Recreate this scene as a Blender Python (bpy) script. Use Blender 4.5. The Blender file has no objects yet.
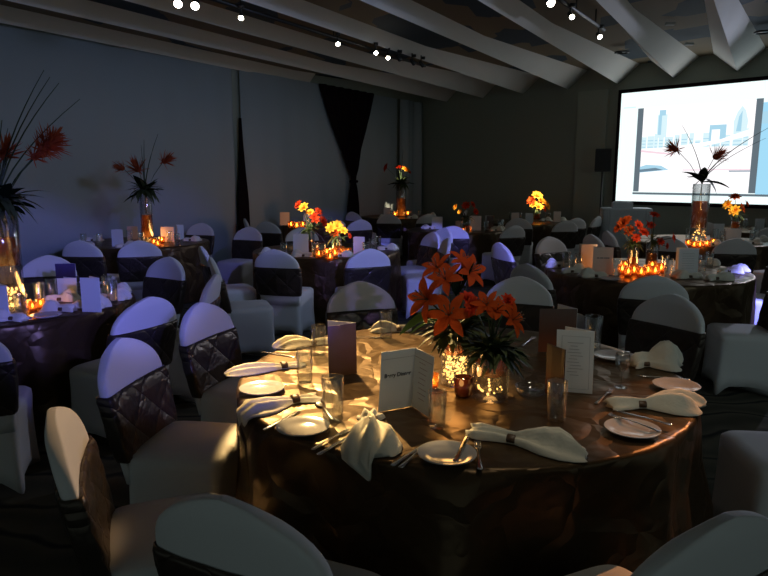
import bpy, math, random
from math import sin, cos, pi, atan2, hypot, radians
from mathutils import Vector, Matrix
random.seed(7)
SC = bpy.context.scene
COL = SC.collection
CAM_H, FPX, PITCH = 1.6, 650.0, radians(9.7)

# ------------------------------------------------------------------ survey helpers
def ray(u, v):
    x = (u-384)/FPX; y = -(v-288)/FPX
    return Vector((x, cos(PITCH)+y*sin(PITCH), -sin(PITCH)+y*cos(PITCH)))
def on_level(u, v, z):
    """the point of the horizontal plane at height z that the photo shows at (u, v)"""
    d = ray(u, v); t = (z-CAM_H)/d.z
    return Vector((d.x*t, d.y*t, z))
def on_plane(u, v, p, n):
    d = ray(u, v); o = Vector((0, 0, CAM_H))
    t = (Vector(p)-o).dot(n)/d.dot(n)
    return o+d*t

# ------------------------------------------------------------------ materials
def new_mat(name):
    m = bpy.data.materials.new(name); m.use_nodes = True
    nt = m.node_tree; nt.nodes.clear()
    out = nt.nodes.new('ShaderNodeOutputMaterial')
    return m, nt, out
def N(nt, t, **kw):
    n = nt.nodes.new(t)
    for k, v in kw.items():
        if k in n.inputs: n.inputs[k].default_value = v
        else: setattr(n, k, v)
    return n
def princ(name, col, rough=.6, metal=0, spec=.5, bump=None, vary=None, sheen=0, trans=0):
    """bump=(scale, strength), vary=(scale, other colour)"""
    m, nt, out = new_mat(name)
    b = N(nt, 'ShaderNodeBsdfPrincipled')
    b.inputs['Base Color'].default_value = (*col, 1)
    b.inputs['Roughness'].default_value = rough
    b.inputs['Metallic'].default_value = metal
    b.inputs['Specular IOR Level'].default_value = spec
    b.inputs['Sheen Weight'].default_value = sheen
    tc = N(nt, 'ShaderNodeTexCoord')
    if vary:
        no = N(nt, 'ShaderNodeTexNoise'); no.inputs['Scale'].default_value = vary[0]; no.inputs['Detail'].default_value = 4
        nt.links.new(tc.outputs['Object'], no.inputs['Vector'])
        mx = N(nt, 'ShaderNodeMix', data_type='RGBA')
        mx.inputs[6].default_value = (*col, 1); mx.inputs[7].default_value = (*vary[1], 1)
        rp = N(nt, 'ShaderNodeValToRGB'); rp.color_ramp.elements[0].position = .4; rp.color_ramp.elements[1].position = .62
        nt.links.new(no.outputs['Fac'], rp.inputs['Fac']); nt.links.new(rp.outputs['Color'], mx.inputs[0])
        nt.links.new(mx.outputs[2], b.inputs['Base Color'])
    if bump:
        no = N(nt, 'ShaderNodeTexNoise'); no.inputs['Scale'].default_value = bump[0]; no.inputs['Detail'].default_value = 5
        nt.links.new(tc.outputs['Object'], no.inputs['Vector'])
        bp = N(nt, 'ShaderNodeBump'); bp.inputs['Strength'].default_value = bump[1]; bp.inputs['Distance'].default_value = .02
        nt.links.new(no.outputs['Fac'], bp.inputs['Height']); nt.links.new(bp.outputs['Normal'], b.inputs['Normal'])
    nt.links.new(b.outputs[0], out.inputs[0])
    return m
def emit(name, col, s):
    m, nt, out = new_mat(name)
    e = N(nt, 'ShaderNodeEmission'); e.inputs[0].default_value = (*col, 1); e.inputs[1].default_value = s
    nt.links.new(e.outputs[0], out.inputs[0]); return m
def glassy(name, tint, gloss=.12, transl=None, tw=.5):
    """thin clear glass: see-through with glossy edges; transl adds a coloured scattering wall"""
    m, nt, out = new_mat(name)
    t = N(nt, 'ShaderNodeBsdfTransparent'); t.inputs[0].default_value = (*tint, 1)
    base = t.outputs[0]
    if transl:
        tr = N(nt, 'ShaderNodeBsdfTranslucent'); tr.inputs[0].default_value = (*transl, 1)
        mx = N(nt, 'ShaderNodeMixShader'); mx.inputs[0].default_value = tw
        nt.links.new(base, mx.inputs[1]); nt.links.new(tr.outputs[0], mx.inputs[2]); base = mx.outputs[0]
    g = N(nt, 'ShaderNodeBsdfGlossy'); g.inputs['Roughness'].default_value = .06
    lw = N(nt, 'ShaderNodeLayerWeight'); lw.inputs[0].default_value = .35
    ma = N(nt, 'ShaderNodeMath', operation='MULTIPLY_ADD'); ma.inputs[1].default_value = .58; ma.inputs[2].default_value = gloss*.5
    nt.links.new(lw.outputs['Facing'], ma.inputs[0])
    m2 = N(nt, 'ShaderNodeMixShader')
    nt.links.new(ma.outputs[0], m2.inputs[0]); nt.links.new(base, m2.inputs[1]); nt.links.new(g.outputs[0], m2.inputs[2])
    nt.links.new(m2.outputs[0], out.inputs[0]); return m
def satin(name, col, rough, creases, strength, tucks=0, metal=0):
    """dark crushed satin; tucks adds a diamond pin-tuck lattice"""
    m, nt, out = new_mat(name)
    b = N(nt, 'ShaderNodeBsdfPrincipled')
    b.inputs['Base Color'].default_value = (*col, 1); b.inputs['Roughness'].default_value = rough
    b.inputs['Specular IOR Level'].default_value = .6
    b.inputs['Specular Tint'].default_value = (1, .82, .62, 1)
    b.inputs['Metallic'].default_value = metal
    tc = N(nt, 'ShaderNodeTexCoord')
    vo = N(nt, 'ShaderNodeTexVoronoi', feature='DISTANCE_TO_EDGE'); vo.inputs['Scale'].default_value = creases
    no = N(nt, 'ShaderNodeTexNoise'); no.inputs['Scale'].default_value = creases*.6; no.inputs['Detail'].default_value = 3
    ad = N(nt, 'ShaderNodeMix', data_type='RGBA'); ad.inputs[0].default_value = .25
    nt.links.new(tc.outputs['Object'], no.inputs['Vector'])
    nt.links.new(tc.outputs['Object'], ad.inputs[6]); nt.links.new(no.outputs['Color'], ad.inputs[7])
    nt.links.new(ad.outputs[2], vo.inputs['Vector'])
    mr = N(nt, 'ShaderNodeMapRange'); mr.inputs[2].default_value = .22
    nt.links.new(vo.outputs['Distance'], mr.inputs[0])
    h = mr.outputs[0]
    if tucks:
        sx = N(nt, 'ShaderNodeSeparateXYZ'); nt.links.new(tc.outputs['Object'], sx.inputs[0])
        outs = []
        for sg in (1, -1):
            a = N(nt, 'ShaderNodeMath', operation='MULTIPLY_ADD'); a.inputs[1].default_value = sg
            nt.links.new(sx.outputs[0], a.inputs[0]); nt.links.new(sx.outputs[2], a.inputs[2])
            s1 = N(nt, 'ShaderNodeMath', operation='MULTIPLY'); s1.inputs[1].default_value = tucks
            nt.links.new(a.outputs[0], s1.inputs[0])
            f = N(nt, 'ShaderNodeMath', operation='PINGPONG'); f.inputs[1].default_value = 1
            nt.links.new(s1.outputs[0], f.inputs[0])
            g = N(nt, 'ShaderNodeMath', operation='POWER'); g.inputs[1].default_value = .4
            nt.links.new(f.outputs[0], g.inputs[0]); outs.append(g)
        mi = N(nt, 'ShaderNodeMath', operation='MINIMUM')
        nt.links.new(outs[0].outputs[0], mi.inputs[0]); nt.links.new(outs[1].outputs[0], mi.inputs[1])
        su = N(nt, 'ShaderNodeMath', operation='MULTIPLY_ADD'); su.inputs[1].default_value = .25
        nt.links.new(h, su.inputs[0]); nt.links.new(mi.outputs[0], su.inputs[2]); h = su.outputs[0]
    bp = N(nt, 'ShaderNodeBump'); bp.inputs['Strength'].default_value = strength; bp.inputs['Distance'].default_value = .012
    nt.links.new(h, bp.inputs['Height']); nt.links.new(bp.outputs['Normal'], b.inputs['Normal'])
    nt.links.new(b.outputs[0], out.inputs[0]); return m
def petal_mat(name, col, col2):
    m, nt, out = new_mat(name)
    d = N(nt, 'ShaderNodeBsdfDiffuse'); t = N(nt, 'ShaderNodeBsdfTranslucent')
    tc = N(nt, 'ShaderNodeTexCoord'); no = N(nt, 'ShaderNodeTexNoise'); no.inputs['Scale'].default_value = 25
    mx = N(nt, 'ShaderNodeMix', data_type='RGBA'); mx.inputs[6].default_value = (*col, 1); mx.inputs[7].default_value = (*col2, 1)
    nt.links.new(tc.outputs['Object'], no.inputs['Vector']); nt.links.new(no.outputs['Fac'], mx.inputs[0])
    nt.links.new(mx.outputs[2], d.inputs[0]); nt.links.new(mx.outputs[2], t.inputs[0])
    ms = N(nt, 'ShaderNodeMixShader'); ms.inputs[0].default_value = .35
    nt.links.new(d.outputs[0], ms.inputs[1]); nt.links.new(t.outputs[0], ms.inputs[2]); nt.links.new(ms.outputs[0], out.inputs[0])
    return m
def ceiling_mat():
    m, nt, out = new_mat('tan_ceiling_with_slate_panels')
    b = N(nt, 'ShaderNodeBsdfPrincipled'); b.inputs['Roughness'].default_value = .8
    tc = N(nt, 'ShaderNodeTexCoord'); mp = N(nt, 'ShaderNodeMapping'); mp.inputs['Rotation'].default_value = (0, 0, radians(33)); mp.inputs['Scale'].default_value = (1.5, .8, 1)
    vo = N(nt, 'ShaderNodeTexVoronoi', distance='CHEBYCHEV'); vo.inputs['Scale'].default_value = 1.0; vo.inputs['Randomness'].default_value = .75
    sp = N(nt, 'ShaderNodeSeparateColor')
    rp = N(nt, 'ShaderNodeValToRGB'); rp.color_ramp.interpolation = 'CONSTANT'
    rp.color_ramp.elements[0].color = (.030, .055, .080, 1); rp.color_ramp.elements[1].position = .42; rp.color_ramp.elements[1].color = (.20, .155, .095, 1)
    nt.links.new(tc.outputs['Object'], mp.inputs[0]); nt.links.new(mp.outputs[0], vo.inputs['Vector'])
    nt.links.new(vo.outputs['Color'], sp.inputs[0]); nt.links.new(sp.outputs[0], rp.inputs[0]); nt.links.new(rp.outputs[0], b.inputs['Base Color'])
    nt.links.new(b.outputs[0], out.inputs[0]); return m
def carpet_mat():
    m, nt, out = new_mat('dark_swirl_carpet')
    b = N(nt, 'ShaderNodeBsdfPrincipled'); b.inputs['Roughness'].default_value = .95; b.inputs['Specular IOR Level'].default_value = .1
    tc = N(nt, 'ShaderNodeTexCoord'); w = N(nt, 'ShaderNodeTexWave', wave_type='RINGS'); w.inputs['Scale'].default_value = 1.1; w.inputs['Distortion'].default_value = 9; w.inputs['Detail'].default_value = 2; w.inputs['Detail Scale'].default_value = 1.2
    rp = N(nt, 'ShaderNodeValToRGB')
    rp.color_ramp.elements[0].color = (.08, .074, .058, 1); rp.color_ramp.elements[1].color = (.085, .078, .058, 1)
    e = rp.color_ramp.elements.new(.9); e.color = (.13, .115, .085, 1); rp.color_ramp.elements[-1].color = (.03, .03, .03, 1)
    nt.links.new(tc.outputs['Object'], w.inputs['Vector']); nt.links.new(w.outputs['Fac'], rp.inputs[0]); nt.links.new(rp.outputs[0], b.inputs['Base Color'])
    nt.links.new(b.outputs[0], out.inputs[0]); return m
def photo_print(name, c1, c2, c3):
    """a printed colour picture: dark top, glowing bands below"""
    m, nt, out = new_mat(name)
    b = N(nt, 'ShaderNodeBsdfPrincipled'); b.inputs['Roughness'].default_value = .35
    tc = N(nt, 'ShaderNodeTexCoord'); sx = N(nt, 'ShaderNodeSeparateXYZ'); no = N(nt, 'ShaderNodeTexNoise'); no.inputs['Scale'].default_value = 22
    nt.links.new(tc.outputs['Object'], sx.inputs[0]); nt.links.new(tc.outputs['Object'], no.inputs['Vector'])
    ad = N(nt, 'ShaderNodeMath', operation='MULTIPLY_ADD'); ad.inputs[1].default_value = 4.2
    nt.links.new(sx.outputs[2], ad.inputs[0])
    ad2 = N(nt, 'ShaderNodeMath', operation='MULTIPLY_ADD'); ad2.inputs[1].default_value = .3; ad2.inputs[2].default_value = -.15
    nt.links.new(no.outputs['Fac'], ad2.inputs[0]); nt.links.new(ad2.outputs[0], ad.inputs[2])
    rp = N(nt, 'ShaderNodeValToRGB')
    rp.color_ramp.elements[0].color = (*c1, 1); rp.color_ramp.elements[1].color = (*c3, 1)
    e = rp.color_ramp.elements.new(.45); e.color = (*c2, 1)
    nt.links.new(ad.outputs[0], rp.inputs[0]); nt.links.new(rp.outputs[0], b.inputs['Base Color']); nt.links.new(b.outputs[0], out.inputs[0]); return m

M = dict(
    cover=princ('white_stretch_cover', (.72, .70, .68), .75, spec=.25, bump=(9, .04), sheen=.1),
    sash=satin('dark_brown_pintuck_sash', (.055, .042, .034), .34, 9, .8, tucks=9, metal=.4),
    cloth=satin('dark_brown_crushed_satin', (.080, .048, .023), .36, 5.0, .65, metal=.5),
    napkin=princ('ivory_napkin', (.78, .73, .60), .85, spec=.2, bump=(28, .25)),
    ring=princ('brown_satin_ribbon', (.10, .055, .03), .4, bump=(40, .3)),
    china=princ('white_china', (.50, .48, .47), .12, spec=.6),
    steel=princ('polished_steel', (.75, .73, .70), .16, metal=1),
    glass=glassy('clear_glass', (.93, .95, .95), .14),
    vase=glassy('vase_glass', (.90, .92, .92), .12),
    amber=glassy('amber_glass', (1, .62, .30), .1, (1, .50, .16), .22),
    darkcup=princ('dark_ruby_glass', (.05, .012, .008), .1, spec=.7),
    liquid=glassy('amber_water', (.75, .30, .10), .05, (.9, .36, .12), .40),
    wax=princ('candle_wax', (.85, .7, .5), .5),
    flame=emit('candle_flame', (1, .60, .20), 40),
    beadglow=emit('glass_beads_painted_glow', (1, .50, .13), 5),  # glass beads: their gleam is put into the material as emission
    card=princ('white_card', (.72, .74, .74), .7),
    ink=princ('black_ink', (.02, .02, .03), .7),
    redink=princ('dark_red_ink', (.22, .08, .08), .7),
    greyink=princ('grey_ink', (.33, .35, .36), .7),
    purple=photo_print('evening_city_print', (.035, .016, .012), (.040, .026, .085), (.06, .045, .24)),
    orangepic=photo_print('orange_sunset_print', (.16, .040, .012), (.07, .026, .014), (.06, .05, .048)),
    peach=princ('pale_peach_card', (.80, .60, .48), .7),
    lily=petal_mat('orange_lily_petal', (.42, .045, .010), (.58, .11, .022)),
    redflower=petal_mat('red_flower_petal', (.55, .03, .015), (.75, .10, .03)),
    yellowflower=petal_mat('golden_petal', (.95, .60, .07), (.95, .36, .04)),
    protea=petal_mat('coral_spider_petal', (.42, .07, .03), (.62, .17, .08)),
    leaf=princ('dark_leaf', (.008, .016, .007), .9, spec=.0),
    fern=princ('green_foliage', (.05, .07, .02), .6),
    stem=princ('green_stem', (.03, .06, .02), .5),
    wall=princ('grey_fabric_wall', (.40, .43, .36), .9, spec=.1, bump=(3, .1)),
    backwall=princ('dark_panelled_wall', (.34, .37, .31), .9, spec=.1, bump=(40, .1)),
    drape=princ('pale_wall_drape', (.47, .51, .53), .9, spec=.1, bump=(30, .1)),
    black=princ('black_velvet', (.012, .006, .008), .9, spec=.1),
    beam=princ('off_white_plaster', (.74, .72, .68), .85, spec=.2),
    ceil=ceiling_mat(), carpet=carpet_mat(),
    blackmetal=princ('black_metal', (.015, .015, .016), .45),
    lens=emit('spot_lens', (1, .93, .78), 22),
    darklens=princ('unlit_lens', (.06, .06, .07), .1),
    grille=princ('black_speaker_grille', (.01, .01, .011), .7, bump=(120, .3)),
    drapetable=princ('blue_grey_table_skirt', (.62, .68, .72), .85),
    scr_white=emit('screen_white', (.86, 1.0, 1.0), 1.15),
    scr_photo=emit('screen_photo_white', (1.0, .98, 1.0), 1.15),
    scr_grey=emit('screen_grey_band', (.13, .17, .20), 1),
    scr_blue=emit('screen_light_blue', (.38, .73, .95), 1),
    scr_sky=emit('screen_pale_building', (.72, .93, .99), 1),
    scr_mid=emit('screen_mid_blue', (.42, .70, .86), 1),
    scr_pink=emit('screen_pink', (.95, .72, .80), 1),
    scr_dark=emit('screen_slate', (.16, .25, .33), 1),
)

# ------------------------------------------------------------------ mesh builder
class MB:
    def __init__(s): s.v = []; s.f = []; s.m = []
    def add(s, vs, fs, mi=0):
        b = len(s.v); s.v += [tuple(p) for p in vs]
        for f in fs: s.f.append([b+i for i in f]); s.m.append(mi)
        return s
    def loft(s, rings, cap=True, closed=True, mi=0):
        n = len(rings[0]); vs = [p for r in rings for p in r]; fs = []
        for i in range(len(rings)-1):
            for j in range(n if closed else n-1):
                k = (j+1) % n
                fs.append((i*n+j, i*n+k, (i+1)*n+k, (i+1)*n+j))
        if cap and closed:
            fs.append(tuple(reversed(range(n)))); fs.append(tuple((len(rings)-1)*n+j for j in range(n)))
        return s.add(vs, fs, mi)
    def lathe(s, prof, n=24, c=(0, 0, 0), cap=False, mi=0):
        return s.loft([[(c[0]+r*cos(2*pi*j/n), c[1]+r*sin(2*pi*j/n), c[2]+z) for j in range(n)] for r, z in prof], cap, True, mi)
    def box(s, x0, x1, y0, y1, z0, z1, mi=0):
        vs = [(x, y, z) for z in (z0, z1) for y in (y0, y1) for x in (x0, x1)]
        return s.add(vs, [(0, 2, 3, 1), (4, 5, 7, 6), (0, 1, 5, 4), (2, 6, 7, 3), (0, 4, 6, 2), (1, 3, 7, 5)], mi)
    def tube(s, pts, r, n=8, mi=0, flat=1.0):
        """r: one radius or one per point"""
        pts = [Vector(p) for p in pts]; rs = r if isinstance(r, (list, tuple)) else [r]*len(pts)
        rings = []; up = Vector((0, 0, 1))
        for i, p in enumerate(pts):
            t = (pts[min(i+1, len(pts)-1)]-pts[max(i-1, 0)]).normalized()
            a = t.cross(up) if abs(t.dot(up)) < .95 else t.cross(Vector((1, 0, 0)))
            a.normalize(); b = a.cross(t)
            rings.append([p+a*(rs[i]*cos(2*pi*j/n))+b*(rs[i]*flat*sin(2*pi*j/n)) for j in range(n)])
        return s.loft(rings, True, True, mi)
    def ball(s, c, r, n=8, mi=0, sz=1.0):
        prof = [(max(.001, r*sin(pi*i/n)), -r*sz*cos(pi*i/n)) for i in range(n+1)]
        return s.lathe(prof, n+2, c, True, mi)
    def xf(s, mat):
        s.v = [tuple(mat @ Vector(p)) for p in s.v]; return s
    def mesh(s, name, mats, smooth=True):
        me = bpy.data.meshes.new(name); me.from_pydata(s.v, [], s.f)
        for m in (mats if isinstance(mats, (list, tuple)) else [mats]): me.materials.append(M[m] if isinstance(m, str) else m)
        me.polygons.foreach_set('material_index', s.m)
        me.polygons.foreach_set('use_smooth', [smooth]*len(me.polygons))
        me.update(); return me

def link(name, data, parent=None, loc=None, rotz=None):
    o = bpy.data.objects.new(name, data); COL.objects.link(o)
    if parent: o.parent = parent
    if loc is not None: o.location = loc
    if rotz is not None: o.rotation_euler = (0, 0, rotz)
    return o
def tag(o, label, cat, group=None):
    o['label'] = label; o['category'] = cat
    if group: o['group'] = group
    return o
def thing(name, label, cat, loc, rotz=0, group=None):
    return tag(link(name, None, None, loc, rotz), label, cat, group)
def structure(name, data):
    o = link(name, data); o['kind'] = 'structure'; return o
def crease(me, deg=40):
    try: me.set_sharp_from_angle(angle=radians(deg))
    except Exception: pass
    return me

# ------------------------------------------------------------------ the room
LW_P, LW_D = Vector((-2.98, 10.97, 0)), Vector((sin(radians(33)), cos(radians(33)), 0))
BW_P, BW_D = Vector((6.13, 11.79, 0)), Vector((-.709, .705, 0))
def cross2(a, b): return a.x*b.y-a.y*b.x
_t = cross2(BW_P-LW_P, BW_D)/cross2(LW_D, BW_D)
CORNER = LW_P+LW_D*_t
LW_N = Vector((LW_D.y, -LW_D.x, 0))          # into the room
BW_N = Vector((-BW_D.y, BW_D.x, 0))
if BW_N.dot(Vector((0, 0, 0))-BW_P) < 0: BW_N = -BW_N
CEIL, BEAM_Z = 3.57, 3.4            # the ceiling rises to CEIL_W along the back wall
CEIL_W, RISE = 3.74, 5.0
def slab(p, q, n, z0, z1, th, mi=0, mb=None):
    """an upright wall slab from p to q whose room face is p-q and whose body lies behind it"""
    mb = mb or MB(); vs = []
    for z in (z0, z1):
        for a in (p, q, q-n*th, p-n*th): vs.append((a.x, a.y, z))
    return mb.add(vs, [(0, 3, 2, 1), (4, 5, 6, 7), (0, 1, 5, 4), (1, 2, 6, 5), (2, 3, 7, 6), (3, 0, 4, 7)], mi)
L_END = CORNER-LW_D*19.5; B_END = CORNER-BW_D*15.5
structure('wall_left', slab(L_END, CORNER, LW_N, 0, CEIL_W, .15).mesh('wall_left', 'wall', False))
wb = slab(CORNER, B_END, BW_N, 0, CEIL_W, .15)
structure('wall_back', wb.mesh('wall_back', 'backwall', False))
# pilaster of the back wall beside the screen
wa = on_plane(577, 150, BW_P, BW_N); wc = on_plane(606, 150, BW_P, BW_N)
wa.z = wc.z = 0
structure('trim_1', slab(wa+BW_N*.06, wc+BW_N*.06, BW_N, 0, BEAM_Z-.08, .055).mesh('trim_1', 'wall', False))
fl = MB(); fl.add([(-9.5, -1.2, 0), (9.5, -1.2, 0), (13, 6, 0), (B_END.x+.5, B_END.y, 0), (CORNER.x, CORNER.y+.3, 0), (L_END.x-.2, L_END.y, 0)], [(0, 1, 2, 3, 4, 5)])
structure('floor', fl.mesh('floor', 'carpet', False))
# V-shaped plaster beams
BD = Vector((sin(radians(30.5)), cos(radians(30.5)), 0)); BX = Vector((BD.y, -BD.x, 0))
def on_back(s): return CORNER-BW_D*s
s0 = (CORNER-BW_P).length
S_REF = (Vector((4.58, 13.27, 0))-CORNER).dot(-BW_D)
for k in range(-5, 6):
    s = S_REF+k*1.085
    end = on_back(s) if s > .1 else None
    if end is None:                                     # ends on the side wall instead
        a = on_back(s); tt = cross2(LW_P-a, LW_D)/cross2(-BD, LW_D); end = a-BD*tt+BD*.5
    end = end-BD*.03
    b = MB(); rings = []
    for dist in (0, 1.2, 2.5, 3.8, RISE, 8.0, 16.0):
        c = end-BD*dist; dw = (c-BW_P).dot(BW_N)/(-BD.dot(BW_N))
        zc = CEIL+(CEIL_W-CEIL)*max(0, 1-dw/RISE); hw = .16+(zc-CEIL)*1.6
        rings.append([(c.x-BX.x*hw, c.y-BX.y*hw, zc+.02), (c.x, c.y, BEAM_Z), (c.x+BX.x*hw, c.y+BX.y*hw, zc+.02)])
    b.loft(rings, True, True)
    nb = link('ceiling_beam', b.mesh('ceiling_beam', 'beam', False)); nb['kind'] = 'structure'

# the ceiling itself: level over the room, rising over the last metres to the back wall
ce = MB(); rows = []
for dist, z in ((-.1, CEIL_W), (RISE, CEIL), (26, CEIL)):
    a = CORNER+BW_D*.6-BD*dist; b2 = B_END-BW_D*1.0-BD*dist
    a = a-BX*3.5 if dist > RISE else a
    rows.append([(a.x, a.y, z), (b2.x, b2.y, z)])
for z0_, z1_ in zip(rows, rows[1:]): ce.add([z0_[0], z0_[1], z1_[1], z1_[0]], [(0, 1, 2, 3)])
structure('ceiling', ce.mesh('ceiling', 'ceil', False))

# drapes on the left wall --------------------------------------------------------
def wall_pt(u, v=150, off=0.0):
    p = on_plane(u, v, LW_P, LW_N); return p+LW_N*off
def along(u): return (wall_pt(u)-LW_P).dot(LW_D)
def drape(a, b, z0, z1, off, amp, freq, seed):
    n = int((b-a)*22)+8; rows = []
    rnd = random.Random(seed); ph = [rnd.random()*6 for _ in range(4)]
    for z in (z0, z0+.6*(z1-z0), z1):
        row = []
        for i in range(n+1):
            s = a+(b-a)*i/n
            w = amp*(sin(freq*s+ph[0])+.6*sin(freq*2.3*s+ph[1]))*(1.0 if z < z1 else .7)
            p = LW_P+LW_D*s+LW_N*(off+w); row.append((p.x, p.y, z))
        rows.append(row)
    m = MB()
    back = [[(x-LW_N.x*.012, y-LW_N.y*.012, z) for x, y, z in r] for r in rows]
    rings = [r+list(reversed(bk)) for r, bk in zip(rows, back)]
    return m.loft(rings, True, True)
ua, ub = along(236), along(339)
tag(link('wall_drape', drape(along(-60), ua-.10, .02, 3.42, .07, .012, 5.0, 1).mesh('wall_drape', 'drape')), 'pale grey drape covering the wall behind the tall-vase tables, left of the black slit', 'drape')
tag(link('wall_drape', drape(ua+.08, along(395), .02, 3.42, .07, .012, 5.0, 2).mesh('wall_drape', 'drape')), 'pale grey drape behind the black tied curtain', 'drape')
cs = (CORNER-LW_P).dot(LW_D)
tag(link('wall_drape', drape(along(395)+.06, cs-.12, .02, 3.42, .12, .05, 9.0, 3).mesh('wall_drape', 'drape')), 'narrow deeply folded pale drape hanging in the room corner', 'drape')
# the black slit: a slim black curtain, wider towards the floor
m = MB(); rings = []
for z, w in ((.02, .15), (1.2, .12), (1.7, .07), (2.2, .03), (2.6, .010)):
    c = LW_P+LW_D*(ua+.02)+LW_N*.115; r = []
    for i in range(13):
        q = c+LW_D*(w*(i/6-1))+LW_N*(.015*cos(i*pi)); r.append((q.x, q.y, z))
    r += [(x-LW_N.x*.02, y-LW_N.y*.02, zz) for x, y, zz in reversed(r)]
    rings.append(r)
tag(link('black_curtain', m.loft(rings).mesh('black_curtain', 'black')), 'slim black curtain widening to the floor like a slit between pale drapes', 'curtain')
# the black curtain tied in the middle
root = thing('black_curtain', 'wide black curtain gathered by a tie into a funnel shape on the pale drapes', 'curtain', (LW_P+LW_D*along(344)+LW_N*.16))
o0 = root.location.copy(); m = MB(); rings = []
TIE = wall_pt(349, 180, .16).z
zs = [(3.42, .98, 0.0), (3.0, .80, .02), (2.6, .60, 0.03), (2.2, .36, .05), (TIE+.25, .20, .09), (TIE+.08, .10, .10), (TIE-.03, .075, .10), (TIE-.2, .13, .11), (1.0, .19, .11), (.5, .22, .11), (.03, .24, .11)]
for z, w, sh in zs:
    r = []
    for i in range(41):
        t = i/20-1; q = LW_D*(w*t+sh)+LW_N*(.03*cos(t*22)*min(1, w*2.2)+.03*(1-w)); r.append((q.x, q.y, z-o0.z))
    r += [(x-LW_N.x*.015, y-LW_N.y*.015, zz) for x, y, zz in reversed(r)]
    rings.append(r)
link('curtain_fabric', m.loft(rings).mesh('curtain_fabric', 'black'), root)
m = MB(); m.lathe([(.085, -.03), (.10, 0), (.085, .03)], 16, (LW_D.x*.10+LW_N.x*.02, LW_D.y*.10+LW_N.y*.02, TIE-.03-o0.z))
link('tie', m.mesh('tie', 'black'), root)

# projection screen ---------------------------------------------------------------
SN = BW_N
sl = on_plane(618.5, 150, BW_P+BW_N*.12, BW_N); sdir = -BW_D
SW, SZ0, SZ1 = 3.3, 1.13, 3.20
sr = thing('projection_screen', 'large glowing projection screen with a pale city photo on it', 'screen', (sl.x, sl.y, SZ0))
def spt(a, b, off=0):                                    # a along, b up from bottom left
    q = sdir*a+SN*off; return (q.x, q.y, b)
SH = SZ1-SZ0
m = MB(); vs = [spt(a, b, o) for o in (0, -.03) for a, b in ((-.07, -.07), (SW+.07, -.07), (SW+.07, SH+.07), (-.07, SH+.07))]
m.add(vs, [(0, 1, 2, 3), (4, 7, 6, 5), (0, 4, 5, 1), (1, 5, 6, 2), (2, 6, 7, 3), (3, 7, 4, 0)])
link('screen_frame', m.mesh('screen_frame', 'black', False), sr)
m = MB()
SM = ['scr_white', 'scr_photo', 'scr_grey', 'scr_blue', 'scr_sky', 'scr_mid', 'scr_pink', 'scr_dark']
def quad(pts, mi, lay):
    m.add([spt(a*1.0, b, .004+.0025*lay) for a, b in pts], [tuple(range(len(pts)))], mi)
def rect(a0, a1, b0, b1, mi, lay): quad([(a0, b0), (a1, b0), (a1, b1), (a0, b1)], mi, lay)
rect(0, SW, 0, SH, 0, 0)
A0, A1 = .46, 2.40; B0, B1 = .19, 1.76
rect(A0-.12, SW, .135, .175, 2, 1)                      # ledge under the picture
rect(A0-.11, A0, B0, B1, 2, 1); rect(A1, A1+.11, B0, B1+.02, 2, 1)
rect(A1+.11, SW, B0-.02, B1-.05, 3, 1); rect(A1+.11, SW, B1-.4, B1-.2, 5, 2)
rect(A0, A1, B0, B1, 1, 1)
rnd = random.Random(3)
a = A0
while a < A1-.08:                                          # low skyline
    w = rnd.uniform(.07, .17); h = rnd.uniform(.12, .30)
    rect(a, min(a+w, A1), 1.0, 1.0+h, 4, 2)
    for r in range(3): rect(a+.01, min(a+w-.015, A1), 1.02+r*.06, 1.035+r*.06, 5, 3) if r*.06+.05 < h else None
    a += w+rnd.uniform(0, .04)
rect(A0+.28, A0+.46, 1.2, 1.62, 4, 3); rect(A0+.31, A0+.43, 1.60, 1.70, 5, 4); rect(A0+.30, A0+.36, 1.25, 1.6, 5, 4)
rect(A0+1.22, A0+1.5, 1.08, 1.38, 5, 3); rect(A0+1.26, A0+1.40, 1.1, 1.3, 1, 4)
quad([(A0+1.62, 1.2), (A0+1.82, 1.2), (A0+1.84, 1.42), (A0+1.79, 1.60), (A0+1.73, 1.68), (A0+1.66, 1.58), (A0+1.61, 1.42)], 4, 3)
quad([(A0+1.66, 1.25), (A0+1.74, 1.25), (A0+1.74, 1.6), (A0+1.69, 1.5)], 5, 4)
quad([(A0, 1.0), (A0+.7, .92), (A1, 1.18), (A1, 1.30), (A0+1.4, 1.12), (A0+.6, 1.02)], 1, 4)
quad([(A0, .98), (A0+.6, .90), (A0+.6, .87), (A0, .94)], 6, 5)
quad([(A0, .55), (A0+.55, .60), (A0+.40, .68), (A0+.12, .70), (A0, .66)], 5, 4); quad([(A0, .56), (A0+.45, .60), (A0+.3, .64), (A0, .61)], 7, 5)
rect(A0+.8, A1, .585, .605, 6, 4); rect(A0+1.6, A1, .56, .58, 7, 4)
rect(.06, .3, B1+.02, B1+.04, 4, 1)
link('projected_picture', m.mesh('projected_picture', SM, False), sr)

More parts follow.
